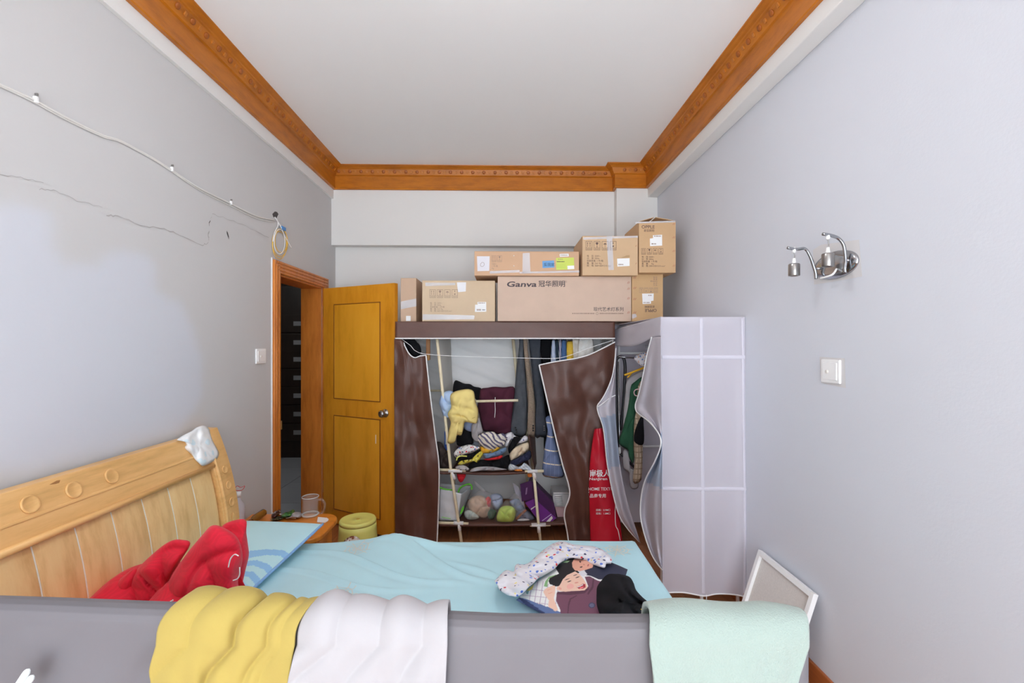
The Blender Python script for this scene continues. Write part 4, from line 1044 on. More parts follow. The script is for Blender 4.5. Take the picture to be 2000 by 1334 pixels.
rcf = sheet([(1053, 713), (1066, 770), (1082, 840), (1098, 905), (1113, 962), (1102, 1000), (1107, 1035), (1112, 1068)], [(1201, 668), (1200, 760), (1199, 850), (1199, 950), (1199, 1068)],
            yplane(WY0 + .004, lambda u, v: .020 * math.sin(u * 13 - 2.2 * v + 1.6 * math.sin(v * 5)) * (.5 + .4 * v) + .035 * fnoise(u * 2.6 + 4 - v, v * 5, 5) + .014 * fnoise(u * 6, v * 12, 8)),
            top=[(1053, 713), (1082, 707), (1100, 704), (1125, 700), (1150, 693), (1178, 680), (1201, 668)])
grid('curtain', rcf, 80, 80, M_brown, wd, .002)
tube('piping', [rcf(0, k / 24) - Vector((0, .002, 0)) for k in range(25)], .0056, M_pipe, wd, 8)
tube('piping', [rcf(k / 20, 0) - Vector((0, .002, 0)) for k in range(21)], .0050, M_pipe, wd, 8)
tube('curtain_cord', [at(a, b, Y=WY0 + .02) for a, b in [(784, 662), (802, 675), (822, 690), (900, 696), (1010, 699), (1082, 700), (1110, 695), (1150, 680), (1199, 664)]], .0022, M_pipe, wd, 6, seg=40)
def pole(pts, Y, r=.0115): return tube('rod', [at(a, b, Y=Y) for a, b in pts], r, M_rod, wd, 10, False)
YP = WY0 + .03
LP = [(853, 655), (866, 780), (880.5, 918), (896, 1022), (902.5, 1068)]
RP_ = [(1002, 655), (1008, 720), (1022, 810), (1042, 918), (1052, 1025), (1057, 1068)]
pole(LP, YP); pole(RP_[3:], YP); pole(RP_[:4], 3.72)
pole([(872, 655), (892, 1040)], WY1 - .05, .009); pole([(1000, 655), (1040, 1040)], WY1 - .05, .009); pole([(800, 655), (806, 1040)], WY1 - .05, .009); pole([(1150, 655), (1156, 1040)], WY1 - .05, .009)
pole([(838, 763), (872, 763)], WY1 - .06, .009); pole([(925, 784), (1012, 782)], YP + .01, .010)
ZS1, ZS2 = .553, .155
xs0, xs1 = at(852, 920, Y=YP).x, at(1056, 920, Y=YP).x
pole([(855, 917.5), (910, 919)], YP, .011); pole([(1025, 921), (1062, 920)], YP, .011)
pole([(855, 1021), (915, 1023)], YP, .011); pole([(1035, 1026), (1075, 1025)], YP, .011)
def slab(name, x0, x1, z, sag):
    def f(u, v): return Vector((x0 + (x1 - x0) * u, YP - .01 + (WY1 - .06 - YP) * v, z - sag * math.sin(math.pi * u)))
    return grid(name, f, 20, 6, M_brown, wd, .016)
slab('shelf', at(892, 920, Y=YP).x, at(1036, 920, Y=YP).x, ZS1 - .012, .012); slab('shelf', xs0, at(893, 920, Y=YP).x, ZS1 - .01, .006)
slab('shelf', xs0, at(1112, 1025, Y=YP).x, ZS2 - .012, .006)
for pts in ([(876, 919.5), (903, 920)], [(1030, 921), (1050, 920.5)], [(886, 1021.5), (905, 1022)], [(1038, 1025.5), (1066, 1025)]): tube('rod_connector', [at(a, b, Y=YP) for a, b in pts], .0145, M_white, wd, 10, False)
for pts in ([(883, 922), (888, 936)], [(1042, 922), (1046, 936)], [(896, 1022), (898, 1036)], [(1052, 1026), (1053, 1040)]): tube('rod_connector', [at(a, b, Y=YP) for a, b in pts], .0135, M_white, wd, 10, False)
lp3 = [at(a, b, Y=YP) for a, b in LP[:3]]; bp3 = [at(a, b, Y=WY1 - .06) for a, b in ((880, 660), (887, 770), (894, 905))]
def divf(u, v):
    a = lerp(lp3[0], lp3[1], v * 2) if v < .5 else lerp(lp3[1], lp3[2], v * 2 - 1)
    b = lerp(bp3[0], bp3[1], v * 2) if v < .5 else lerp(bp3[1], bp3[2], v * 2 - 1)
    return Vector(lerp(a, b, u)) + Vector((.008 * math.sin(u * 3 + v * 5), 0, 0))
grid('divider', divf, 14, 24, M_div, wd, .002)
rp3 = [at(a, b, Y=YP) for a, b in RP_[3:4] + [(1022, 810)]]
def divr(u, v):
    a = lerp(at(1032, 850, Y=YP), at(1044, 918, Y=YP), v); b = lerp(at(1045, 850, Y=WY1 - .06), at(1048, 905, Y=WY1 - .06), v)
    return Vector(lerp(a, b, u))
grid('divider', divr, 8, 12, M_brown, wd, .002)
tube('hanging_rod', [(-.6, 3.66, 1.635), (.80, 3.66, 1.635)], .010, M_rod, wd, 10, False)

# ---------------------------------------------------------------- clothes hanging in it
def garment(name, label, outline, m, Y, d=.05, wr=.010, seed=0, cat='clothing', n=72, rings=12, wf=14, back=.5, parent=None, pw=2.2):
    o = inflate(name, outline, m, parent, Y=Y, d=d, wr=wr, seed=seed, n=n, rings=rings, wf=wf, back=back, pw=pw)
    return tag(o, label, cat) if parent is None else o
M_coat = mat('grey_wool', C(66, 70, 76), .9, var=.12, scale=25)
M_coat2 = mat('charcoal_wool', C(54, 58, 66), .9, var=.12, scale=25)
M_tweed = mat('brown_tweed', C(122, 108, 94), .95, var=.3, scale=160)
M_dk = mat('dark_button', C(24, 24, 26), .4, var=0)
g1 = garment('grey_coat', 'grey wool coat hanging left of the tweed sleeve in the brown wardrobe', z2((1255, 170), (1250, 300), (1225, 500), (1205, 750), (1190, 900), (1165, 1160), (1230, 1190), (1290, 1200), (1325, 1150), (1335, 900), (1320, 600), (1300, 300), (1300, 170)), M_coat, 3.60, .05)
for k in range(3): q = z2((1215 + k * 6, 1105 + k * 22))[0]; tag(lathe('cuff_button', [(.007, 0), (.007, .003), (0, .004)], at(*q, Y=3.548), M_dk, g1, 12, Matrix.Rotation(math.pi / 2, 4, 'X')))
g2 = garment('tweed_jacket', 'brown tweed jacket sleeve hanging between two grey coats', z2((1292, 170), (1295, 300), (1312, 500), (1338, 800), (1340, 1000), (1335, 1190), (1370, 1196), (1408, 1190), (1412, 1000), (1408, 830), (1365, 500), (1335, 300), (1328, 170)), M_tweed, 3.575, .035)
for k in range(3): q = z2((1392, 1085 + k * 24))[0]; lathe('cuff_button', [(.007, 0), (.007, .003), (0, .004)], at(*q, Y=3.535), M_dk, g2, 12, Matrix.Rotation(math.pi / 2, 4, 'X'))
g3 = garment('charcoal_coat', 'charcoal checked coat hanging right of the tweed sleeve', z2((1350, 170), (1355, 300), (1385, 600), (1415, 900), (1410, 1190), (1470, 1195), (1530, 1185), (1512, 900), (1485, 600), (1462, 300), (1460, 170)), M_coat2, 3.62, .05)
for k in range(3): q = z2((1503, 1090 + k * 20))[0]; lathe('cuff_button', [(.006, 0), (.006, .003), (0, .004)], at(*q, Y=3.56), M_steel, g3, 12, Matrix.Rotation(math.pi / 2, 4, 'X'))
garment('black_jacket', 'black jacket hanging behind the plaid robe on the right', z2((1465, 170), (1470, 400), (1490, 700), (1510, 900), (1500, 1330), (1560, 1400), (1620, 1300), (1640, 700), (1590, 300), (1580, 170)), M_blk, 3.72, .05)
M_plaid = stripes('blue_plaid', C(98, 112, 146), C(206, 194, 176), (.12, 0, 1), 9.5, .09, line2=C(120, 134, 166), scale2=(1, 0, 0), freq2=30)
garment('plaid_robe', 'blue plaid robe hanging at the edge of the right brown curtain', z3((1205, -20), (1265, -30), (1290, 150), (1340, 320), (1370, 470), (1398, 580), (1330, 610), (1250, 602), (1172, 570), (1180, 400), (1200, 250), (1225, 100)), M_plaid, 3.545, .04)
hang = [('blue striped shirt', (1580, 240, 1612, 640), C(130, 148, 186)), ('dark teal top', (1615, 240, 1645, 640), C(30, 44, 56)), ('purple striped top', (1648, 235, 1678, 640), C(96, 84, 120)), ('blue denim shirt', (1680, 240, 1722, 640), C(64, 92, 132)), ('yellow top', (1728, 255, 1790, 640), C(226, 168, 60)), ('pale grey sweater', (1785, 225, 1860, 640), C(190, 184, 176)), ('cream jacket', (1850, 220, 1990, 640), C(214, 208, 200))]
for k, (nm, (a, b, c, d), cc) in enumerate(hang):
    m = mat('hung_%d' % k, cc, .9, var=.15, scale=30) if k not in (0, 2) else stripes('hung_%d' % k, cc, C(214, 216, 226), (1, 0, .1), 90, .35)
    garment('hanging_shirt', nm + ' hanging in the upper right of the brown wardrobe', z2((a, b), ((a + c) / 2, b - 20), (c, b), (c + 10, (b + d) / 2), (c + 8, d), (a - 8, d), (a - 12, (b + d) / 2)), m, 3.60 + .012 * (k % 3), .03, .008, k)
garment('black_strap_top', 'black garment hung in the left corner of the brown wardrobe', z2((80, 200), (190, 210), (230, 250), (262, 290), (268, 360), (210, 400), (130, 330), (90, 250)), M_blk, 3.56, .03)
wh = thing('wooden_hanger', 'brown wooden hanger end hanging at the upper left inside the wardrobe', 'hanger', at(836, 690, Y=3.64))
box('arm', at(832, 703, Y=3.64), at(840, 662, Y=3.64) + Vector((0, .014, 0)), mat('hanger_wood', C(160, 106, 56), .5), wh, .004)
box('arm_tip', at(834.5, 704, Y=3.635), at(838.5, 692, Y=3.635) + Vector((0, .012, 0)), mat('hanger_tip', C(196, 150, 90), .5), wh, .002)
M_mar = mat('maroon_cloth', C(66, 22, 40), .9, var=.15, scale=12)
mr = garment('maroon_trousers', 'maroon trousers folded over the wardrobe cross rod', z2((865, 718), (930, 705), (1000, 695), (1100, 700), (1205, 702), (1203, 850), (1185, 1000), (1165, 1160), (1050, 1172), (960, 1142), (885, 1130), (855, 980), (832, 900), (850, 800)), M_mar, 3.60, .04, .03, 3, n=60, rings=11, wf=9, pw=5)
tube('drawstring', [at(*q, Y=3.538) for q in z2((1012, 800), (1010, 870), (1012, 930), (1006, 1005))], .0028, M_white, mr, 6)
garment('black_trousers', 'black trousers with gathered waist behind the yellow sweater', z2((610, 632), (650, 640), (700, 662), (760, 668), (800, 692), (872, 712), (862, 780), (845, 850), (815, 800), (760, 740), (690, 740), (600, 760), (590, 690)), M_blk, 3.62, .04)
M_ys = mat('mustard_knit', C(214, 192, 122), .9, var=.06, scale=12)
ysw = garment('mustard_sweater', 'pale yellow sweater slung over the left wardrobe rod', z2((560, 790), (600, 745), (700, 720), (760, 720), (800, 750), (815, 850), (842, 930), (832, 1050), (790, 1062), (710, 1050), (695, 1110), (672, 1180), (625, 1182), (605, 1250), (535, 1258), (545, 1150), (565, 1050), (535, 970), (570, 900)), M_ys, 3.44, .055, .022, 6, n=90, rings=14, wf=13, pw=3.5)
for q in (((560, 960), (640, 1010), (720, 1030), (810, 1000)), ((590, 1140), (640, 1150), (680, 1150))): tube('cuff_seam', [at(*p, Y=3.40) for p in z2(*q)], .002, mat('mustard_seam', C(180, 156, 92), .9, var=0), ysw, 6)
garment('denim_shirt', 'light blue shirt bunched behind the pale yellow sweater', z2((480, 765), (540, 735), (590, 745), (600, 800), (590, 900), (560, 980), (545, 1008), (500, 1000), (470, 920), (450, 850)), mat('light_denim', C(158, 180, 210), .9, var=.08, scale=14), 3.49, .05, .02, 2)
garment('white_towel', 'white cloth hanging below the pale yellow sweater', z2((815, 1050), (850, 1000), (880, 1100), (888, 1150), (842, 1180), (845, 1245), (800, 1232), (775, 1180), (775, 1080)), M_wc, 3.50, .04, .015, 5)
garment('grey_blue_cloth', 'grey-blue cloth under the pale yellow sweater', z2((700, 1060), (790, 1035), (785, 1130), (750, 1145), (705, 1120)), mat('grey_blue', C(124, 138, 168), .9), 3.52, .03)
garment('black_shirt', 'black top hanging under the pale yellow sweater', z2((630, 1190), (690, 1100), (770, 1120), (790, 1260), (700, 1285), (632, 1280)), M_blk, 3.55, .05)

# ---------------------------------------------------------------- heap of folded clothes on the wardrobe shelf
navy = mat('navy_cloth', C(36, 40, 66), .9, var=.1); 
heap = [
 ('dark_bag', 'dark brown bag with straps at the left end of the shelf', ((70, 230), (120, 238), (150, 290), (190, 350), (222, 430), (222, 512), (110, 520), (85, 400), (75, 290)), mat('dark_bag_cloth', C(58, 48, 46), .8, var=.3, scale=30), 3.60, .06),
 ('grey_cloth', 'small grey cloth on top of the shelf heap', ((415, 240), (460, 225), (505, 240), (500, 275), (430, 275)), mat('grey_cloth', C(130, 134, 142), .9), 3.60, .03),
 ('mauve_cloth', 'mauve cloth at the back of the shelf heap', ((280, 280), (330, 255), (380, 270), (360, 300), (290, 310)), mat('mauve_cloth', C(104, 80, 96), .9), 3.66, .03),
 ('folded_cloth', 'white folded cloth with navy edge beside the zigzag sweater', ((765, 175), (800, 140), (850, 128), (885, 165), (935, 185), (900, 205), (840, 210), (800, 285), (770, 265)), spots('navy_dots', C(220, 220, 232, 1.25), [C(220, 220, 232, 1.25), C(60, 60, 110), C(220, 220, 232, 1.25)], 50, .4), 3.56, .05),
 ('black_skirt', 'black cloth draped diagonally across the shelf heap', ((815, 290), (850, 220), (880, 175), (945, 190), (905, 255), (860, 320), (825, 350)), M_blk, 3.54, .04),
 ('white_shirt', 'white and violet top at the right of the shelf heap', ((915, 235), (950, 200), (985, 165), (1022, 180), (1015, 218), (945, 245)), spots('violet_print', C(218, 216, 234, 1.25), [C(218, 216, 234, 1.25), C(90, 80, 150)], 30, .35), 3.56, .04),
 ('beige_trousers', 'crumpled beige trousers on the right of the shelf heap', ((828, 360), (865, 305), (930, 262), (1022, 238), (1032, 300), (955, 362), (895, 402), (840, 425)), mat('beige_cotton', C(206, 190, 164), .9, var=.12, scale=25), 3.53, .06),
 ('navy_trousers', 'navy trousers under the beige ones on the shelf', ((835, 435), (900, 400), (960, 368), (1042, 318), (1048, 400), (965, 445), (885, 475), (838, 465)), navy, 3.53, .05),
 ('black_clothes', 'black clothes at the bottom of the shelf heap', ((400, 505), (430, 440), (550, 415), (700, 415), (820, 365), (835, 440), (822, 512), (600, 515), (480, 495)), M_blk, 3.55, .07),
 ('gold_cloth', 'mustard gold cloth under the zigzag sweater', ((525, 275), (600, 318), (700, 278), (732, 290), (690, 330), (600, 352), (535, 342)), mat('gold_cloth', C(214, 160, 46), .9, var=.1), 3.52, .05),
 ('folded_jeans', 'folded light blue jeans in the shelf heap', ((552, 352), (600, 350), (680, 330), (780, 288), (795, 318), (745, 362), (660, 388), (580, 405)), mat('mid_denim', C(104, 132, 164), .9, var=.12, scale=20), 3.505, .05),
 ('red_shirt', 'folded red shirt under the light blue jeans', ((556, 412), (620, 400), (690, 385), (752, 368), (748, 397), (700, 415), (600, 424)), mat('red_cotton', C(190, 32, 38), .9), 3.50, .045),
 ('black_tee', 'black shirt with lime collar under the spotted cloth', ((262, 402), (330, 372), (440, 345), (522, 305), (525, 340), (455, 402), (330, 425), (290, 445)), M_blk, 3.52, .05),
 ('yellow_print_top', 'yellow patterned top trailing over the black shirt', ((288, 462), (325, 425), (400, 418), (455, 395), (480, 360), (530, 325), (555, 345), (535, 390), (492, 445), (462, 432), (420, 442), (340, 467)), spots('yellow_print', C(196, 184, 70), [C(196, 184, 70), C(60, 56, 40), C(220, 210, 130)], 45, .4), 3.50, .04),
 ('white_vest', 'white garment trailing along the shelf edge', ((410, 545), (440, 508), (520, 488), (640, 488), (720, 500), (805, 518), (690, 530), (560, 528), (480, 535)), M_wc, 3.475, .03),
 ('grey_print_top', 'grey printed top at the left front of the shelf', ((270, 485), (340, 472), (395, 495), (412, 522), (360, 530), (280, 522)), spots('grey_print', C(170, 166, 168), [C(170, 166, 168), C(60, 56, 60), C(170, 166, 168)], 45, .4), 3.49, .03),
 ('pale_plaid_shirt', 'pale blue-grey plaid shirt at the right front of the shelf', ((818, 482), (842, 458), (900, 492), (955, 475), (988, 448), (1055, 505), (1055, 528), (930, 520), (825, 528)), stripes('pale_plaid', C(176, 188, 200), C(206, 214, 224), (1, 0, 1), 40, .3), 3.495, .04),
 ('orange_cloth', 'small orange cloth at the shelf edge', ((878, 528), (900, 516), (945, 515), (962, 532), (920, 538)), mat('orange_cloth', C(226, 130, 56), .8, var=0), 3.47, .02),
 ('spotted_cushion', 'white cushion with blue, red and black spots on the shelf heap', ((245, 352), (300, 290), (400, 258), (480, 272), (522, 290), (480, 322), (400, 352), (330, 372), (270, 392)), spots('spot_print', C(226, 228, 234, 1.28), [C(226, 228, 234, 1.28), C(60, 100, 180), C(226, 228, 234, 1.28), C(186, 40, 48), C(226, 228, 234, 1.28), C(40, 40, 56), C(226, 228, 234, 1.28)], 60, .45), 3.51, .06),
]
for k, (nm, lb, pts, m, Y, d) in enumerate(heap): garment(nm, lb, z3(*pts), m, Y, d, .022, 20 + k, n=72, rings=12, wf=17, pw=4)
M_zig = stripes('zigzag_knit', C(214, 208, 196, 1.25), C(92, 88, 112), (.9, 0, 1), 26, .42, wob=.05)
garment('zigzag_sweater', 'cream sweater with grey zigzag bands on top of the shelf heap', z3((492, 185), (540, 140), (650, 122), (700, 150), (762, 138), (795, 180), (775, 262), (705, 292), (655, 322), (612, 345), (560, 292), (508, 240)), M_zig, 3.49, .05, .02, 8, n=72, wf=15)
lc_ = bpy.data.objects['black_tee']; tube('lime_collar', [at(*q, Y=3.455) for q in z3((275, 425), (285, 395), (320, 378), (385, 380))], .005, mat('lime_trim', C(206, 224, 110), .8, var=0), lc_, 8)
bk = thing('picture_book', 'blue and yellow book standing at the left end of the shelf', 'book', at(875, 905, Y=3.62))
box('cover', at(868, 904, Y=3.62), at(877, 843, Y=3.62) + Vector((0, .16, 0)), mat('book_blue', C(44, 84, 168), .5), bk, .002)
plabel('cover_panel', quadpx(870, 868, 875.5, 847), 3.6185, mat('book_pale', C(180, 200, 226), .5), bk); plabel('cover_panel', quadpx(871, 898, 877, 880), 3.6185, mat('book_yellow', C(226, 200, 60), .5), bk)
garment('red_cloth', 'red cloth hanging under the left corner of the shelf', z3((278, 548), (330, 545), (372, 560), (366, 600), (335, 648), (310, 648), (288, 612)), mat('red_fabric', C(186, 26, 40), .8), 3.52, .03)
garment('orange_pouch', 'small orange pouch hanging under the right shelf connector', z3((1018, 560), (1058, 562), (1062, 590), (1040, 600), (1020, 592)), mat('orange_pouch_cloth', C(210, 120, 50), .8), 3.50, .015)

# ---------------------------------------------------------------- bags on the lower shelf
def prism(name, pts, Y0, Y1, m, parent=None):
    a = [at(*p, Y=Y0) for p in pts]; b = [Vector((p.x, Y1, p.z)) for p in a]; n = len(pts)
    return mk(name, a + b, [tuple(range(n)), tuple(range(2 * n - 1, n - 1, -1))] + [(i, n + i, n + (i + 1) % n, (i + 1) % n) for i in range(n)], m, parent)
M_bagw = mat('white_bag_paper', C(214, 218, 228, 1.25), .5, var=.03)
M_green = mat('green_trim', C(100, 190, 60), .6, var=0)
sb = thing('shopping_bag', 'white shopping bag with bright green handles on the lower shelf', 'bag', at(880, 1016, Y=3.55))
def quadface(name, pts, Y, m, nb=.0):
    f = sheet([pts[0], pts[3]], [pts[1], pts[2]], lambda px, py, u, v: at(px, py, Y=(Y[0] + (Y[1] - Y[0]) * u) + .006 * fnoise(u * 4, v * 4, nb)))
    return grid(name, f, 14, 14, m, sb, .002)
quadface('front_face', z3((95, 705), (325, 770), (282, 1052), (92, 1048)), (3.53, 3.50), M_bagw, 1)
quadface('side_face', z3((325, 770), (442, 690), (352, 960), (282, 1052)), (3.50, 3.66), mat('grey_bag_side', C(170, 178, 184), .5), 2)
quadface('back_face', z3((95, 660), (440, 690), (352, 960), (92, 1000)), (3.68, 3.66), M_bagw, 3)
tube('handle', [at(*p, Y=3.52) for p in z3((92, 702), (150, 722), (230, 730), (240, 715))], .006, M_green, sb, 8)
tube('handle', [at(*p, Y=3.58) for p in z3((295, 755), (310, 715), (350, 685), (405, 670), (432, 690), (434, 725))], .007, M_green, sb, 8)
plabel('leaf_print', z3((310, 985), (330, 920), (358, 885), (350, 940), (325, 980)), 3.50, M_green, sb)
plabel('logo_print', z3((120, 1020), (215, 1035), (215, 1025), (120, 1008)), 3.49, mat('pale_green', C(150, 200, 140), .6, var=0), sb)
M_clear = glass('clear_bag', (.98, .98, .99, 1), .15, .84)
pb = thing('plastic_bag', 'tied clear plastic bag of beige clothes on the lower shelf', 'bag', at(940, 1016, Y=3.6))
def inb(nm, pts, c, Y, d=.05, sd=0, par=None, **k): return inflate(nm, z3(*pts), mat(nm + '_cloth', c, .85, var=.12, scale=25), par, Y=Y, d=d, wr=.022, seed=sd, n=60, rings=10, wf=18, back=.6, pw=3.5)
inb('beige_bundle', ((395, 850), (450, 800), (540, 790), (610, 850), (625, 940), (580, 1020), (480, 1000), (410, 930)), C(198, 172, 146), 3.60, .07, 1, pb)
inb('pale_green_bundle', ((355, 970), (400, 940), (470, 970), (510, 1020), (440, 1042), (380, 1030)), C(182, 196, 190), 3.57, .05, 2, pb)
inb('pale_blue_bundle', ((630, 790), (700, 770), (750, 800), (755, 880), (700, 940), (650, 900)), C(160, 176, 204), 3.64, .05, 3, pb)
inb('dark_green_bundle', ((600, 960), (650, 930), (690, 960), (660, 1030), (610, 1025)), C(40, 90, 70), 3.58, .04, 4, pb)
inb('red_ribbon_bundle', ((565, 850), (600, 800), (630, 820), (635, 870), (620, 910), (590, 890)), C(200, 44, 50), 3.57, .03, 5, pb)
inflate('bag_film', z3((345, 990), (380, 880), (430, 800), (500, 740), (560, 735), (640, 765), (745, 790), (760, 870), (705, 965), (655, 1040), (560, 1045), (500, 1048), (380, 1045)), M_clear, pb, Y=3.56, d=.10, wr=.02, n=44, rings=8, wf=18, back=1.4)
inflate('bag_knot', z3((455, 620), (475, 640), (530, 690), (580, 745), (555, 760), (500, 710), (462, 660)), M_clear, pb, Y=3.54, d=.02, wr=.008, n=26, rings=5, back=1)
nb_ = thing('neon_bag', 'clear bag holding neon green cloth on the lower shelf', 'bag', at(990, 1018, Y=3.5))
inb('neon_cloth', ((700, 990), (730, 920), (790, 895), (860, 905), (890, 950), (885, 1010), (850, 1062), (720, 1062), (695, 1030)), C(176, 224, 64, 1.5), 3.52, .06, 6, nb_)
inflate('bag_film', z3((685, 1000), (710, 930), (760, 870), (800, 830), (850, 870), (900, 920), (905, 1010), (860, 1070), (700, 1070)), M_clear, nb_, Y=3.50, d=.08, wr=.015, n=34, rings=6, wf=20, back=1.2)
db = thing('shoe_bag', 'clear bag with denim and brown sandals beside the purple box', 'bag', at(1020, 1018, Y=3.55))
inb('denim_bundle', ((830, 850), (900, 822), (960, 850), (985, 920), (940, 960), (880, 930), (850, 900)), C(128, 146, 176), 3.60, .05, 7, db)
inb('navy_bundle', ((900, 980), (960, 930), (1040, 960), (1090, 1030), (1030, 1060), (920, 1045)), C(84, 92, 116), 3.58, .05, 8, db)
inb('sandal', ((890, 1030), (930, 985), (990, 935), (1005, 950), (950, 1000), (910, 1040)), C(150, 84, 48), 3.53, .02, 9, db)
inb('sole', ((915, 1040), (960, 1030), (1030, 1035), (1025, 1050), (920, 1052)), C(222, 222, 226), 3.52, .02, 10, db)
inflate('bag_film', z3((820, 850), (860, 780), (890, 760), (960, 830), (1010, 940), (1095, 1030), (1050, 1068), (900, 1062), (880, 960)), M_clear, db, Y=3.55, d=.07, wr=.015, n=36, rings=6, wf=20, back=1.2)
pbx = thing('purple_box', 'tilted purple product box with open flap on the lower shelf', 'box', at(1055, 1020, Y=3.5))
M_pu = mat('purple_card', C(104, 44, 128), .45, var=.06); M_pd = mat('dark_purple_card', C(64, 30, 74), .45, var=.06)
prism('carton_body', z3((990, 865), (1150, 1074), (1245, 1078), (1318, 1025), (1292, 870), (1112, 690), (1062, 640), (1040, 700)), 3.52, 3.68, M_pd, pbx)
prism('front_panel', z3((990, 866), (1150, 1075), (1245, 1079), (1316, 1026), (1086, 821)), 3.512, 3.522, M_pu, pbx)
prism('flap', z3((938, 672), (957, 852), (1087, 822), (1052, 632)), 3.50, 3.504, M_pd, pbx)
prism('inner_flap', z3((858, 652), (888, 760), (960, 880), (990, 922), (985, 880), (925, 702)), 3.54, 3.544, mat('grey_card', C(150, 150, 162), .7), pbx)
plabel('barcode_label', z3((1210, 1062), (1240, 1072), (1280, 1025), (1268, 1000)), 3.510, M_white, pbx)
text('1', 0, 0, .1, 3.5, M_white, pbx) if False else None
plabel('white_print', z3((1050, 925), (1098, 895), (1100, 905), (1052, 940)), 3.510, M_white, pbx); plabel('white_print', z3((1165, 1050), (1262, 980), (1266, 986), (1170, 1056)), 3.510, mat('print_lilac', C(190, 170, 204), .6, var=0), pbx)
plabel('white_print', z3((993, 780), (1008, 775), (1016, 705), (1000, 710)), 3.4985, mat('print_lilac2', C(130, 104, 140), .6, var=0), pbx)
bn = thing('storage_bin', 'pink plastic bin with white slatted lid on the lower shelf', 'bin', at(1098, 1022, Y=3.6))
M_pink = mat('pink_plastic', C(206, 172, 176), .45, var=.03)
prism('bin_body', z3((1300, 900), (1345, 1078), (1450, 1078), (1450, 900)), 3.60, 3.76, M_pink, bn)
prism('lid', z3((1285, 765), (1280, 820), (1295, 905), (1450, 905), (1452, 765)), 3.585, 3.78, glass('bin_lid', (.92, .93, .95, 1), .2, .35), bn)
for k in range(6): tube('lid_slat', [at(*p, Y=3.58) for p in z3((1298 + k * 3, 792 + k * 19), (1375 + k * 2, 790 + k * 19))], .0035, M_white, bn, 6, False)
tube('lid_rim', [at(*p, Y=3.58) for p in z3((1285, 765), (1360, 763), (1450, 765))], .005, M_white, bn, 6, False)

# ================================================================ red textile bag standing before the right curtain
M_rb = mat('red_bag_vinyl', C(188, 24, 46, 1.15), .32, var=.06, scale=6, bmp=.1, bscale=12)
z5 = lambda *p: zm(p, 1130, 880, 7.41)
rbg = thing('textile_bag', 'tall red bedding bag with white Chinese lettering beside the brown curtain', 'bag', at(1180, 1060, Y=3.42))
rl = [(1161, 838), (1156, 870), (1152, 905), (1150, 950), (1151, 985), (1152, 1020), (1153, 1072)]; rr = [(1178, 836), (1186, 870), (1196, 905), (1202, 960), (1209, 1000), (1214, 1040), (1216, 1072)]
rbf = sheet(rl, rr, yplane(3.415, lambda u, v: -.035 * math.sin(math.pi * u) ** .6 + .008 * fnoise(u * 3, v * 7, 4)))
grid('bag_front', rbf, 40, 70, M_rb, rbg, .002)
rbb = sheet(rl, rr, yplane(3.425, lambda u, v: 0)); grid('bag_back', rbb, 10, 30, M_rb, rbg, .002)
def on_bag(o, off=.0016):
    """lay flat lettering on the bulging bag front"""
    for v in o.data.vertices:
        p = proj(v.co); 
        vv = (p[1] - 838) / (1072 - 838); vv = max(0, min(1, vv))
        a, b = rbf(0, vv), rbf(1, vv); pa, pb_ = proj(a)[0], proj(b)[0]
        u = max(0, min(1, (p[0] - pa) / max(1, pb_ - pa)))
        y = 3.415 - .035 * math.sin(math.pi * u) ** .6 + .008 * fnoise(u * 3, vv * 7, 4) - off
        v.co = at(p[0], p[1], Y=y)
    return o
def bt_(s, q, h, wide=1.0, bold=0, sp=1.0): px, py = z5(q)[0]; return on_bag(text(s, px, py, h / 7.41, 3.4, M_pipe, rbg, wide=wide, bold=bold, spacing=sp), .004)
bt_('南极人', (158, 370), 108, .92, .02); bt_('NanJiren', (152, 428), 52, 1.45, .012); bt_('HOME TEXTILE', (140, 578), 62, .95, .004); bt_('品商专用', (160, 678), 62, .98, .008)
bt_('规格：0.9M□', (250, 875), 36, 1.0, .006); bt_('规格：1.8M□', (250, 925), 36, 1.0, .006)
on_bag(plabel('underline', [z5(p)[0] for p in ((142, 608), (500, 608), (500, 598), (142, 598))], 3.4, M_pipe, rbg), .003)
tube('bag_piping', [at(*p, Y=3.392) for p in z5((520, 710), (535, 770), (530, 900), (538, 1080), (570, 1150), (590, 1240), (602, 1300))], .0035, M_pipe, rbg, 6)

# ================================================================ white fabric wardrobe by the right wall
def translucent(name, c, a):
    m, nt, b = newmat(name); b.inputs['Base Color'].default_value = c; b.inputs['Roughness'].default_value = .75
    out = nt.nodes['Material Output']; tl = nt.nodes.new('ShaderNodeBsdfTransparent'); tl.inputs[0].default_value = (1, 1, 1, 1)
    mx = nt.nodes.new('ShaderNodeMixShader'); mx.inputs[0].default_value = a
    lnk(nt, b.outputs[0], mx.inputs[1]); lnk(nt, tl.outputs[0], mx.inputs[2]); lnk(nt, mx.outputs[0], out.inputs['Surface'])
    bump(nt, b, nz(nt, coords(nt), 4, 4), .06, .05)
    return m
M_wf = translucent('white_wardrobe_cloth', C(208, 204, 214, 1.12), .25)
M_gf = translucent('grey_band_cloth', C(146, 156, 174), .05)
VX0, VX1, VY0, VY1, VZ = .897, 1.384, 2.58, 3.66, 1.674
ww = thing('white_wardrobe', 'white translucent fabric wardrobe with grey-banded curtains by the right wall', 'wardrobe', (1.14, 3.1, 0))
pf = sheet([(1291, 619), (1292, 800), (1293, 1000), (1295, 1162)], [(1455, 619), (1457, 800), (1459.5, 1000), (1459, 1162)], yplane(VY0, lambda u, v: .012 * fnoise(u * 3, v * 4, 2) * (1 - (2 * u - 1) ** 4) + .008 * v * math.sin(u * 11)), bot=[(1295, 1158), (1330, 1157), (1352, 1160), (1376, 1164), (1400, 1160), (1430, 1161), (1459, 1166)])
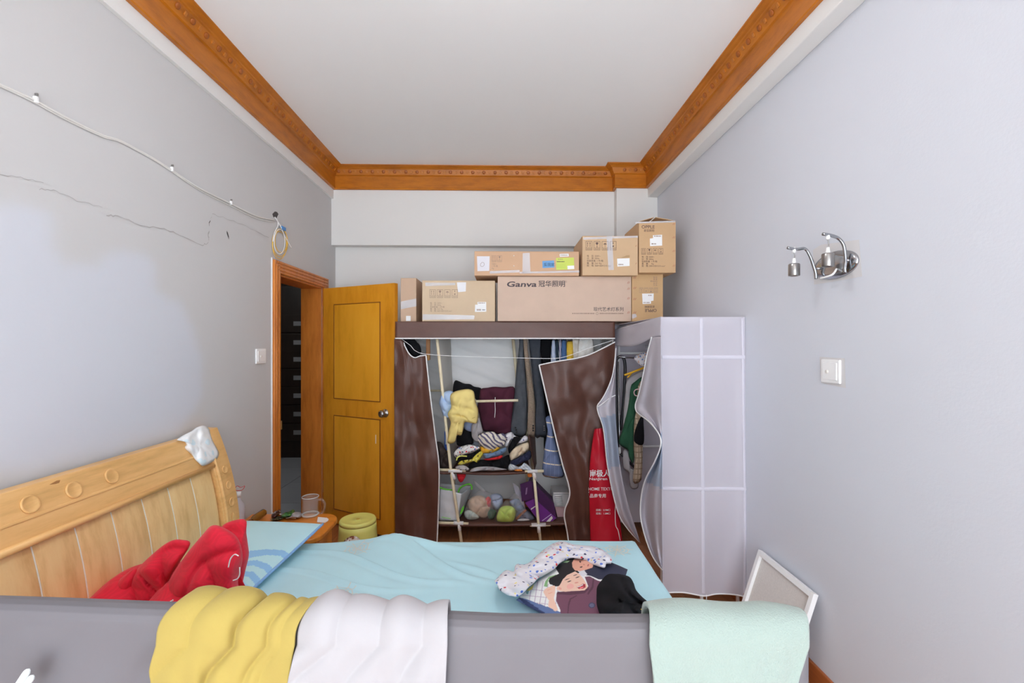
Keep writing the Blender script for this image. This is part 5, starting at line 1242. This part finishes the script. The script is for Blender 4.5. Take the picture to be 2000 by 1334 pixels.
grid('side_panel', pf, 60, 90, M_wf, ww, 0)
M_band = mat('tube_channel_cloth', C(206, 203, 214, 1.08), .7, var=.01)  # paler strips stand in for frame tubes showing through the cloth
def band(u0, v0, u1, v1):
    f = lambda u, v: pf(u0 + (u1 - u0) * u, v0 + (v1 - v0) * v) - Vector((0, .0035 * math.sin(math.pi * (u if u1 - u0 < v1 - v0 else v)) + .0012, 0))
    return grid('tube_channel', f, 8 if u1 - u0 < v1 - v0 else 40, 40 if u1 - u0 < v1 - v0 else 8, M_band, ww)
band(.46, .005, .50, .99); band(.01, .138, .99, .152); band(.01, .612, .99, .626); band(.955, .005, .985, .99)
tube('hem_piping', [pf(k / 20, 1) for k in range(21)], .004, M_pipe, ww, 6)
tube('edge_piping', [pf(0, k / 20) for k in range(21)], .003, M_wf, ww, 6)
box('top_panel', (VX0, VY0, VZ - .003), (VX1, VY1, VZ), M_wf, ww)
box('back_panel', (VX1 - .003, VY0, .08), (VX1, VY1, VZ - .003), M_wf, ww)
box('far_panel', (VX0, VY1 - .003, .08), (VX1 - .004, VY1, VZ - .003), M_wf, ww)
wvf = sheet([(1199, 644), (1199.5, 675)], [(1292, 618), (1291, 657)], lambda px, py, u, v: at(px, py, X=VX0 - .006 - .008 * fnoise(u * 5, v * 2, 7) - .01 * v * (1 - u)), bot=[(1199.5, 675), (1220, 677), (1241, 675), (1262, 666), (1275, 659), (1291, 657)])
grid('valance', wvf, 40, 12, M_wf, ww, .002)
M_wrod = mat('white_frame_tube', C(228, 226, 232, 1.3), .4, var=0)
for x, y in ((1.145, VY0 + .02), (.92, VY0 + .03), (1.36, VY0 + .03), (.93, VY1 - .03), (1.36, VY1 - .03)): tube('frame_post', [(x, y, .0), (x, y, VZ - .01)], .010, M_wrod, ww, 10, False)
for z in (VZ - .02, 1.447, .70):
    tube('frame_bar', [(.92, VY0 + .02, z), (1.36, VY0 + .02, z)], .012, M_wrod, ww, 8, False); tube('frame_bar', [(.93, VY1 - .03, z), (1.36, VY1 - .03, z)], .010, M_wrod, ww, 8, False)
for x in (.93, 1.36): tube('frame_bar', [(x, VY0 + .03, VZ - .02), (x, VY1 - .03, VZ - .02)], .010, M_wrod, ww, 8, False)
tube('hanging_rail', [(1.15, VY0 + .02, 1.50), (1.15, VY1 - .03, 1.50)], .010, M_wrod, ww, 8, False)
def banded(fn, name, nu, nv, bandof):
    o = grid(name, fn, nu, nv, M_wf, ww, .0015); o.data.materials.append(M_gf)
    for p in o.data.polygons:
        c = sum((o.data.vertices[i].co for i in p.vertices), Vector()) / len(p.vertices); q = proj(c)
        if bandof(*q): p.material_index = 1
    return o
fc = sheet([tuple(p) for p in z4((388, 142), (372, 270), (330, 370), (300, 420), (330, 520), (350, 700), (395, 900), (440, 980), (495, 1042))], z4((392, 142), (386, 300), (386, 400), (391, 520), (410, 700), (440, 850), (480, 980), (502, 1050)), yplane(3.30, lambda u, v: .02 * math.sin(u * 7 + v * 2)))
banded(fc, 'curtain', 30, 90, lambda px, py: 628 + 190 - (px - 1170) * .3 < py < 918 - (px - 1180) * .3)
tube('piping', [fc(0, k / 30) - Vector((0, .003, 0)) for k in range(31)], .0042, M_pipe, ww, 6)
tube('piping', [at(*p, Y=3.285) for p in z4((302, 418), (330, 398), (360, 375), (386, 362))], .0035, M_pipe, ww, 6)
nc_ = sheet(z4((556, 92), (535, 170), (520, 250), (498, 350), (481, 430), (550, 490), (600, 570), (575, 660), (520, 770), (503, 900), (520, 1000), (560, 1110), (604, 1172)), z4((598, 90), (600, 300), (602, 500), (603.5, 700), (604, 900), (605, 1172)), lambda px, py, u, v: at(px, py, X=VX0 - .012 - .02 * math.sin(u * 9 + 3 * v) * min(1, v * 3) * (1 - u)))
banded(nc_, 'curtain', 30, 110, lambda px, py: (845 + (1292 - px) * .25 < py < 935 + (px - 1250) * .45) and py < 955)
tube('piping', [nc_(0, k / 40) - Vector((.003, .003, 0)) for k in range(41)], .0040, M_pipe, ww, 6)
tube('tie_cord', [at(1380, 1162, Y=VY0 - .005), at(1380, 1175, Y=VY0 - .005), at(1381, 1192, Y=VY0 - .005)], .0022, M_pipe, ww, 6)
# clothes inside it
zw = lambda *p: zm(p, 1180, 630, 4.0462)
M_bkt = mat('black_tube', C(30, 30, 34), .35, var=0)
ho = thing('clothes_rack', 'black and chrome tube rack inside the white wardrobe', 'rack', at(1208, 1000, Y=3.52))
tube('black_post', [at(*p, Y=3.50) for p in zw((118, 1450), (105, 950), (96, 650), (90, 340), (100, 285), (125, 268), (150, 275), (162, 310), (165, 400), (152, 650), (128, 850))], .012, M_bkt, ho, 10)
tube('chrome_bar', [at(*p, Y=3.49) for p in zw((112, 270), (180, 276), (300, 285))], .007, M_chrome, ho, 8, False)
tube('chrome_post', [at(*p, Y=3.47) for p in zw((112, 310), (122, 1010), (128, 1450))], .0055, M_chrome, ho, 8, False)
tube('lower_bar', [at(*p, Y=3.46) for p in zw((128, 1035), (200, 1105), (290, 1195))], .010, M_bkt, ho, 8, False)
tube('post_joint', [at(*p, Y=3.47) for p in zw((120, 985), (126, 1050))], .010, M_white, ho, 8, False)
garment('white_blouse', 'white blouse hanging inside the white wardrobe', zw((178, 465), (230, 412), (312, 372), (320, 402), (245, 462), (212, 512), (195, 650), (170, 800), (150, 900), (150, 740), (165, 560)), M_wc, 3.46, .04)
garment('green_dress', 'dark green garment hanging inside the white wardrobe', zw((300, 428), (240, 470), (212, 502), (192, 640), (152, 820), (115, 940), (140, 980), (190, 1010), (195, 1060), (232, 1112), (240, 900), (252, 700), (262, 560), (300, 480)), mat('forest_green', C(34, 76, 54), .9, var=.12), 3.43, .04)
garment('beige_check_coat', 'beige checked coat hanging beside the green garment', zw((268, 505), (310, 470), (310, 700), (300, 1180), (280, 1260), (228, 1260), (240, 1100), (232, 990), (236, 800), (252, 690)), stripes('beige_check', C(150, 132, 112), C(186, 172, 152), (1, .4, 0), 40, .2, line2=C(128, 110, 92), scale2=(0, 0, 1), freq2=24), 3.40, .03)
garment('black_shirt', 'black shirt hanging beside the near white curtain', zw((245, 850), (300, 728), (312, 800), (310, 960), (240, 942)), M_blk, 3.37, .02)
garment('white_underlayer', 'white hem showing below the green garment', zw((150, 1010), (190, 1020), (205, 1140), (260, 1180), (270, 1300), (210, 1305), (195, 1190), (150, 1140)), M_wc, 3.46, .03)
hg = thing('yellow_hanger', 'yellow plastic clothes hanger inside the white wardrobe', 'hanger', at(1240, 725, Y=3.42))
tube('shoulder', [at(*p, Y=3.42) for p in zw((160, 415), (200, 402), (250, 382), (318, 355))], .008, mat('yellow_plastic', C(222, 166, 40), .35, var=0), hg, 8)
tube('bar', [at(*p, Y=3.43) for p in zw((185, 435), (210, 408), (215, 400))], .006, MATS['yellow_plastic'], hg, 8)
hp = thing('pink_hanger', 'pale pink hanger hook on the beige coat', 'hanger', at(1243, 765, Y=3.37))
tube('hook', [at(*p, Y=3.37) for p in zw((280, 525), (250, 530), (236, 550), (245, 575), (270, 580))], .004, M_pink, hp, 8)
garment('floral_cloth', 'white floral cloth rolled at the top inside the white wardrobe', zw((235, 285), (268, 252), (342, 235), (345, 290), (325, 340), (290, 345), (255, 312)), spots('floral_print', C(222, 220, 224, 1.25), [C(222, 220, 224, 1.25), C(110, 130, 170), C(206, 160, 130), C(222, 220, 224, 1.25)], 70, .45), 3.34, .04)

# ================================================================ cartons on the wardrobe
def card(n, r, g, b): return mat(n, C(r, g, b, 1.2), .8, var=.035, scale=7, bmp=.03, bscale=60)
M_tape = glass('packing_tape', (.97, .97, .99, 1), .12, .6)
M_paper = mat('paper_label', C(224, 224, 230, 1.3), .7, var=.01)
M_ink = mat('brown_ink', C(96, 76, 70), .8, var=0); M_ink2 = mat('faded_ink', C(138, 116, 104), .8, var=0); M_dink = mat('dark_ink', C(74, 66, 70), .8, var=0)
M_edge = mat('card_edge', C(110, 84, 60), .9, var=.1)
def carton(label, x0, x1, ytop, Yf, depth, z0, m):
    a = at(x0, ytop, Y=Yf); b = at(x1, ytop, Y=Yf); zt = (a.z + b.z) / 2
    t = thing('carton', label, 'box', ((a.x + b.x) / 2, Yf + depth / 2, z0), 'cardboard cartons on the wardrobe')
    box('carton_body', (a.x, Yf, z0), (b.x, Yf + depth, zt - .003), m, t, .003)
    mx = (a.x + b.x) / 2; my = Yf + depth / 2
    box('top_flap', (a.x + .001, Yf + .001, zt - .003), (b.x - .001, my - .002, zt), m, t)
    box('top_flap', (a.x + .001, my + .002, zt - .003), (b.x - .001, Yf + depth - .001, zt), m, t)
    return t, zt
def icons(t, x0, y0, wpx, hpx, gap, Y, m, flip=False, n=4):
    for k in range(n):
        kind = k if not flip else 3 - k
        X0 = x0 + k * (wpx + gap); vs = []; fs = []
        def P(u, v): return at(X0 + wpx * u, y0 + hpx * (v if not flip else 1 - v), Y=Y)
        def poly(pts): b0 = len(vs); vs.extend(P(*p) for p in pts); fs.append(tuple(range(b0, b0 + len(pts))))
        e = .05; ev = .04
        for q in (((0, 0), (1, 0), (1, ev), (0, ev)), ((0, 1 - ev), (1, 1 - ev), (1, 1), (0, 1)), ((0, 0), (e, 0), (e, 1), (0, 1)), ((1 - e, 0), (1, 0), (1, 1), (1 - e, 1)), ((0, .72), (1, .72), (1, .75), (0, .75))): poly(q)
        if kind == 0:
            for c in (.3, .68): poly(((c - .03, .2), (c + .03, .2), (c + .03, .65), (c - .03, .65))); poly(((c, .1), (c + .1, .25), (c - .1, .25)))
        elif kind == 1: poly(((.3, .12), (.7, .12), (.68, .3), (.5, .42), (.32, .3))); poly(((.47, .4), (.53, .4), (.53, .62), (.47, .62))); poly(((.36, .62), (.64, .62), (.64, .66), (.36, .66)))
        elif kind == 2: poly(((.22, .36), (.35, .25), (.5, .21), (.65, .25), (.78, .36))); poly(((.48, .36), (.52, .36), (.52, .62), (.48, .62)))
        else: poly(((.4, .5), (.6, .45), (.64, .58), (.5, .66), (.38, .6))); poly(((.44, .12), (.56, .12), (.56, .3), (.44, .3)))
        for c in (.2, .45, .7): poly(((c, .82), (c + .14, .82), (c + .14, .89), (c, .89)))
        mk('handling_symbol', vs, fs, m, t)
def lines(t, rows, x0, y0, dy, h, Y, m, rot=0):
    for k, s in enumerate(rows):
        if s: text(s, x0, y0 + k * dy, h, Y, m, t, rot=rot)
def dashes(t, x0, x1, y, h, Y, m, seed):
    random.seed(seed); vs = []; fs = []; x = x0
    while x < x1:
        w_ = random.uniform(1.2, 2.6); b0 = len(vs); vs.extend(at(a, b, Y=Y) for a, b in quadpx(x, y - h, min(x + w_, x1), y)); fs.append((b0, b0 + 1, b0 + 2, b0 + 3)); x += w_ + random.uniform(.5, 1.1)
    mk('fine_print', vs, fs, m, t)
ROWS = ['电    压: 220V~', '功    率: 50Hz', '包装数量: 1 件/箱', '重    量: 3.61 Kg', '规    格: 360×360×210 mm³']
# 1 narrow box beside the door
t, zt = carton('narrow upright carton with a tape band, beside the door leaf', 782.5, 813, 543, 3.52, .28, WZ + .002, card('card_a', 190, 162, 138)); Y = 3.5188
plabel('tape', [(783, 604), (813, 598), (813, 583), (783, 589)], Y, M_tape, t); plabel('paper_label', quadpx(793, 617, 802, 627), Y, M_paper, t)
# 2 taped carton
t, z2_ = carton('tan carton with shiny tape strips, left of the big lighting carton', 824.5, 967, 548, 3.46, .36, WZ + .002, card('card_b', 200, 178, 150)); Y = 3.4588
kx = lambda x, y: (815 + x / 8.606, 480 + y / 8.606)
plabel('tape', [kx(135, 680), kx(640, 660), kx(640, 625), kx(135, 620)], Y, M_tape, t); plabel('tape', [kx(685, 780), kx(815, 768), kx(820, 615), kx(665, 615)], Y, glass('wrinkled_tape', (.97, .97, 1, 1), .3, .25), t)
plabel('tape', [kx(90, 1245), kx(960, 1235), kx(960, 1170), kx(90, 1150)], Y, M_tape, t)
icons(t, *kx(208, 735), 100 / 8.606, 140 / 8.606, 24 / 8.606, Y, M_ink2)
lines(t, ROWS, *kx(215, 975), 33 / 8.606, 32 / 8.606, Y, M_ink2)
plabel('paper_label', [kx(968, 1112), kx(1160, 1108), kx(1158, 945), kx(1012, 945), kx(1012, 990), kx(972, 990)], Y, M_paper, t); dashes(t, *[kx(1000, 0)[0], kx(1070, 0)[0]], kx(0, 1090)[1], 3, Y - .0008, M_ink2, 3); dashes(t, kx(1090, 0)[0], kx(1140, 0)[0], kx(0, 1085)[1], 1.6, Y - .0008, M_dink, 4); dashes(t, kx(1030, 0)[0], kx(1140, 0)[0], kx(0, 970)[1], 1.6, Y - .0008, M_ink2, 5)
# 3 large lighting carton
t, zg = carton('largest carton, long, printed with big grey lettering', 972, 1233, 540, 3.42, .40, WZ + .002, card('card_c', 196, 172, 154)); Y = 3.4188
q1 = lambda x, y: (760 + x / 3.3333, 400 + y / 3.3333)
text('Ganva', *q1(762, 533), 48 / 3.3333, Y, M_dink, t, wide=1.62, bold=.022, shear=.12); text('冠华照明', *q1(972, 530), 44 / 3.3333, Y, M_dink, t, bold=.012); text('®', *q1(1143, 508), 20 / 3.3333, Y, M_ink2, t)
text('现代艺术灯系列', *q1(1330, 690), 28.5 / 3.3333, Y, M_dink, t, bold=.006)
dashes(t, q1(1192, 0)[0], q1(1338, 0)[0], q1(0, 711)[1], 2.2, Y, M_ink2, 6); dashes(t, q1(1370, 0)[0], q1(1525, 0)[0], q1(0, 711)[1], 2.2, Y, M_ink2, 7)
mk('seal_print', [at(q1(1354, 708)[0] + 2.6 * r * math.cos(a), q1(1354, 708)[1] + 2.6 * r * math.sin(a), Y=Y) for a in [k * math.pi / 6 for k in range(12)] for r in (1, .7)], [(2 * k, 2 * k + 1, (2 * k + 3) % 24, (2 * k + 2) % 24) for k in range(12)], M_ink2, t)
M_stp = mat('staple_rust', C(160, 100, 80), .6, var=0)
for yy in (505, 545, 608, 700): 
    for dx in (0, 8): plabel('staple', [q1(1550 + dx, yy + 8), q1(1553 + dx, yy + 8), q1(1560 + dx, yy - 6), q1(1557 + dx, yy - 6)], Y, M_stp, t)
# 4 upside-down carton
t, z4_ = carton('carton with upside-down lettering at the right of the big carton', 1234, 1295, 535.5, 3.43, .34, WZ + .002, card('card_d', 192, 158, 116)); Y = 3.4288
q3 = lambda x, y: (1030 + x / 7.407, 480 + y / 7.407)
text('OPPLE', *q3(1872, 915), 62 / 7.407, Y, M_ink, t, rot=math.pi, wide=1.0, bold=.016); text('欧普照明', *q3(1840, 868), 36 / 7.407, Y, M_ink, t, rot=math.pi, bold=.008)
plabel('paper_label', [q3(1668, 842), q3(1788, 838), q3(1790, 800), q3(1825, 795), q3(1828, 690), q3(1660, 692)], Y, M_paper, t); dashes(t, q3(1750, 0)[0], q3(1800, 0)[0], q3(0, 725)[1], 2, Y - .0008, M_ink2, 8); dashes(t, q3(1680, 0)[0], q3(1775, 0)[0], q3(0, 828)[1], 1.6, Y - .0008, M_ink2, 9)
icons(t, *q3(1620, 605), 56 / 7.407, 75 / 7.407, 14 / 7.407, Y, M_ink2, True)
for k, s in enumerate(('电 压', '功 率', '包装数量', '重 量', '规 格')): text(s, *q3(1880, 560 - k * 28), 26 / 7.407, Y, M_ink2, t, rot=math.pi)
plabel('tape', [q3(1515, 1060), q3(1585, 1030), q3(1570, 985), q3(1515, 990)], Y, M_tape, t)
for yy in (460, 610, 770, 965):
    for dx in (0, 22): plabel('staple', [q3(1530 + dx, yy + 14), q3(1537 + dx, yy + 16), q3(1555 + dx, yy - 12), q3(1548 + dx, yy - 14)], Y, M_stp, t)
# 5 long flat carton
t, z5_ = carton('long flat carton with blue and lime stickers on the upper row', 926.5, 1131, 491, 3.40, .40, zg + .002, card('card_e', 196, 160, 130)); Y = 3.3988
plabel('paper_label', [q1(575, 432), q1(652, 430), q1(655, 335), q1(572, 335)], Y, mat('grey_sticker', C(206, 204, 210, 1.25), .7, var=.02), t)
tube('kettle_print', [at(*q1(*p), Y=Y - .0008) for p in ((596, 385), (606, 375), (618, 380), (617, 395), (605, 402), (595, 396))], .0012, M_ink2, t, 4, closed=True)
plabel('blue_sticker', [q1(999, 412), q1(1076, 408), q1(1074, 362), q1(997, 366)], Y, mat('blue_sticker', C(108, 158, 206, 1.1), .6, var=.02), t)
text('爱我家', *q1(1006, 398), 24 / 3.3333, Y - .0012, mat('blue_ink', C(70, 100, 130), .8, var=0), t, bold=.01)
plabel('lime_sticker', [q1(1088, 424), q1(1206, 420), q1(1203, 343), q1(1087, 346)], Y, mat('lime_sticker', C(204, 218, 100, 1.05), .6, var=.02), t)
dashes(t, q1(1092, 0)[0], q1(1142, 0)[0], q1(0, 373)[1], 1.8, Y - .0012, M_dink, 11); dashes(t, q1(1100, 0)[0], q1(1130, 0)[0], q1(0, 357)[1], 1.4, Y - .0012, M_ink2, 12)
for k in range(3): dashes(t, q1(1092, 0)[0], q1(1150, 0)[0], q1(0, 388 + k * 11)[1], .9, Y - .0012, mat('lime_ink', C(160, 180, 90), .8, var=0), 13 + k)
plabel('paper_label', [q1(1162, 420), q1(1206, 418), q1(1204, 395), q1(1160, 397)], Y - .001, M_paper, t); plabel('paper_label', [q1(1112, 338), q1(1170, 336), q1(1168, 318), q1(1110, 320)], Y, M_paper, t); dashes(t, q1(1116, 0)[0], q1(1164, 0)[0], q1(0, 331)[1], 1.8, Y - .0008, M_ink2, 17)
icons(t, *q1(668, 330), 30 / 3.3333, 42 / 3.3333, 6 / 3.3333, Y, M_ink2, False, 2)
lines(t, ['220V~', '1 件/箱', 'Kg'], *q1(668, 390), 14 / 3.3333, 13 / 3.3333, Y, M_ink2)
plabel('tape', [q1(655, 448), q1(850, 440), q1(850, 424), q1(655, 432)], Y, M_tape, t); plabel('tape', [q1(868, 445), q1(920, 445), q1(915, 312), q1(870, 315)], Y, M_tape, t); plabel('tape', [q1(850, 448), q1(1238, 440), q1(1238, 428), q1(850, 436)], Y, M_tape, t)
for yy in (332, 398): lathe('rivet', [(.004, 0), (.003, .002), (0, .002)], at(*q1(812, yy), Y=Y), M_paper, t, 10, Matrix.Rotation(math.pi / 2, 4, 'X'))
# 6 carton upper middle
t, z6_ = carton('square-faced carton with vertical tape, left of the tallest carton', 1137.5, 1246, 461, 3.37, .42, zg + .002, card('card_f', 196, 166, 132)); Y = 3.3688
q6 = lambda x, y: (1125 + x / 9.756, 420 + y / 9.756)
icons(t, *q6(185, 500), 122 / 9.756, 170 / 9.756, 32 / 9.756, Y, M_ink)
lines(t, ROWS, *q6(205, 795), 46 / 9.756, 42 / 9.756, Y, M_ink)
plabel('paper_label', [q6(790, 982), q6(1022, 970), q6(1022, 822), q6(782, 830)], Y, M_paper, t); dashes(t, q6(810, 0)[0], q6(900, 0)[0], q6(0, 955)[1], 2.4, Y - .0008, M_ink2, 21)
plabel('tape', [q6(620, 1050), q6(720, 1045), q6(690, 400), q6(580, 405)], Y, M_tape, t); plabel('tape', [q6(140, 470), q6(1180, 430), q6(1180, 395), q6(140, 425)], Y, M_tape, t)
plabel('torn_patch', [q6(860, 815), q6(1020, 808), q6(1025, 765), q6(960, 770)], Y, card('torn_card', 180, 148, 110), t)
for yy in (585, 920): plabel('staple', [q6(1130, yy + 16), q6(1138, yy + 18), q6(1158, yy - 10), q6(1150, yy - 12)], Y, M_stp, t)
# 7 tallest carton
t, z7_ = carton('tallest carton at the top right with upright lettering and peaked flaps', 1248, 1320, 433, 3.37, .40, z4_ + .002, card('card_g', 194, 160, 122)); Y = 3.3688
text('OPPLE', *q6(1248, 255), 88 / 9.756, Y, M_ink, t, wide=1.02, bold=.014); text('欧普照明', *q6(1295, 315), 50 / 9.756, Y, M_ink, t, bold=.01)
plabel('paper_label', [q6(1412, 592), q6(1642, 582), q6(1640, 375), q6(1465, 385), q6(1468, 440), q6(1408, 448)], Y, M_paper, t); dashes(t, q6(1440, 0)[0], q6(1525, 0)[0], q6(0, 560)[1], 2.2, Y - .0008, M_ink2, 22); dashes(t, q6(1490, 0)[0], q6(1620, 0)[0], q6(0, 412)[1], 1.8, Y - .0008, M_ink2, 23)
icons(t, *q6(1245, 635), 84 / 9.756, 115 / 9.756, 26 / 9.756, Y, M_ink)
lines(t, ['电    压: 220V~', '功    率: 50Hz', '包装数量: 1 件/箱', '重    量:     Kg', '规    格: 330×330×210 mm³'], *q6(1250, 812), 43 / 9.756, 40 / 9.756, Y, M_ink)
p0, p1 = at(1250, 433, Y=3.375), at(1286, 424.5, Y=3.375); 
for (xa, ya), (xb, yb_) in (((1249, 433), (1277, 425)), ((1281, 425), (1319, 432))):
    a, b = at(xa, ya, Y=3.375), at(xb, yb_, Y=3.375)
    mk('raised_flap', [a, b, b + Vector((0, .18, 0)), a + Vector((0, .18, 0))] + [p + Vector((0, 0, .004)) for p in (a, b, b + Vector((0, .18, 0)), a + Vector((0, .18, 0)))], [(0, 1, 2, 3), (7, 6, 5, 4), (0, 4, 5, 1), (1, 5, 6, 2), (2, 6, 7, 3), (3, 7, 4, 0)], MATS['card_g'], t)
for yy in (170, 425, 685, 965):
    for dx in (0, 24): plabel('staple', [q6(1838 + dx, yy + 18), q6(1845 + dx, yy + 20), q6(1868 + dx, yy - 16), q6(1861 + dx, yy - 18)], Y, M_stp, t)
plabel('tape', [q6(1135, 160), q6(1890, 140), q6(1890, 105), q6(1135, 130)], Y, M_tape, t)
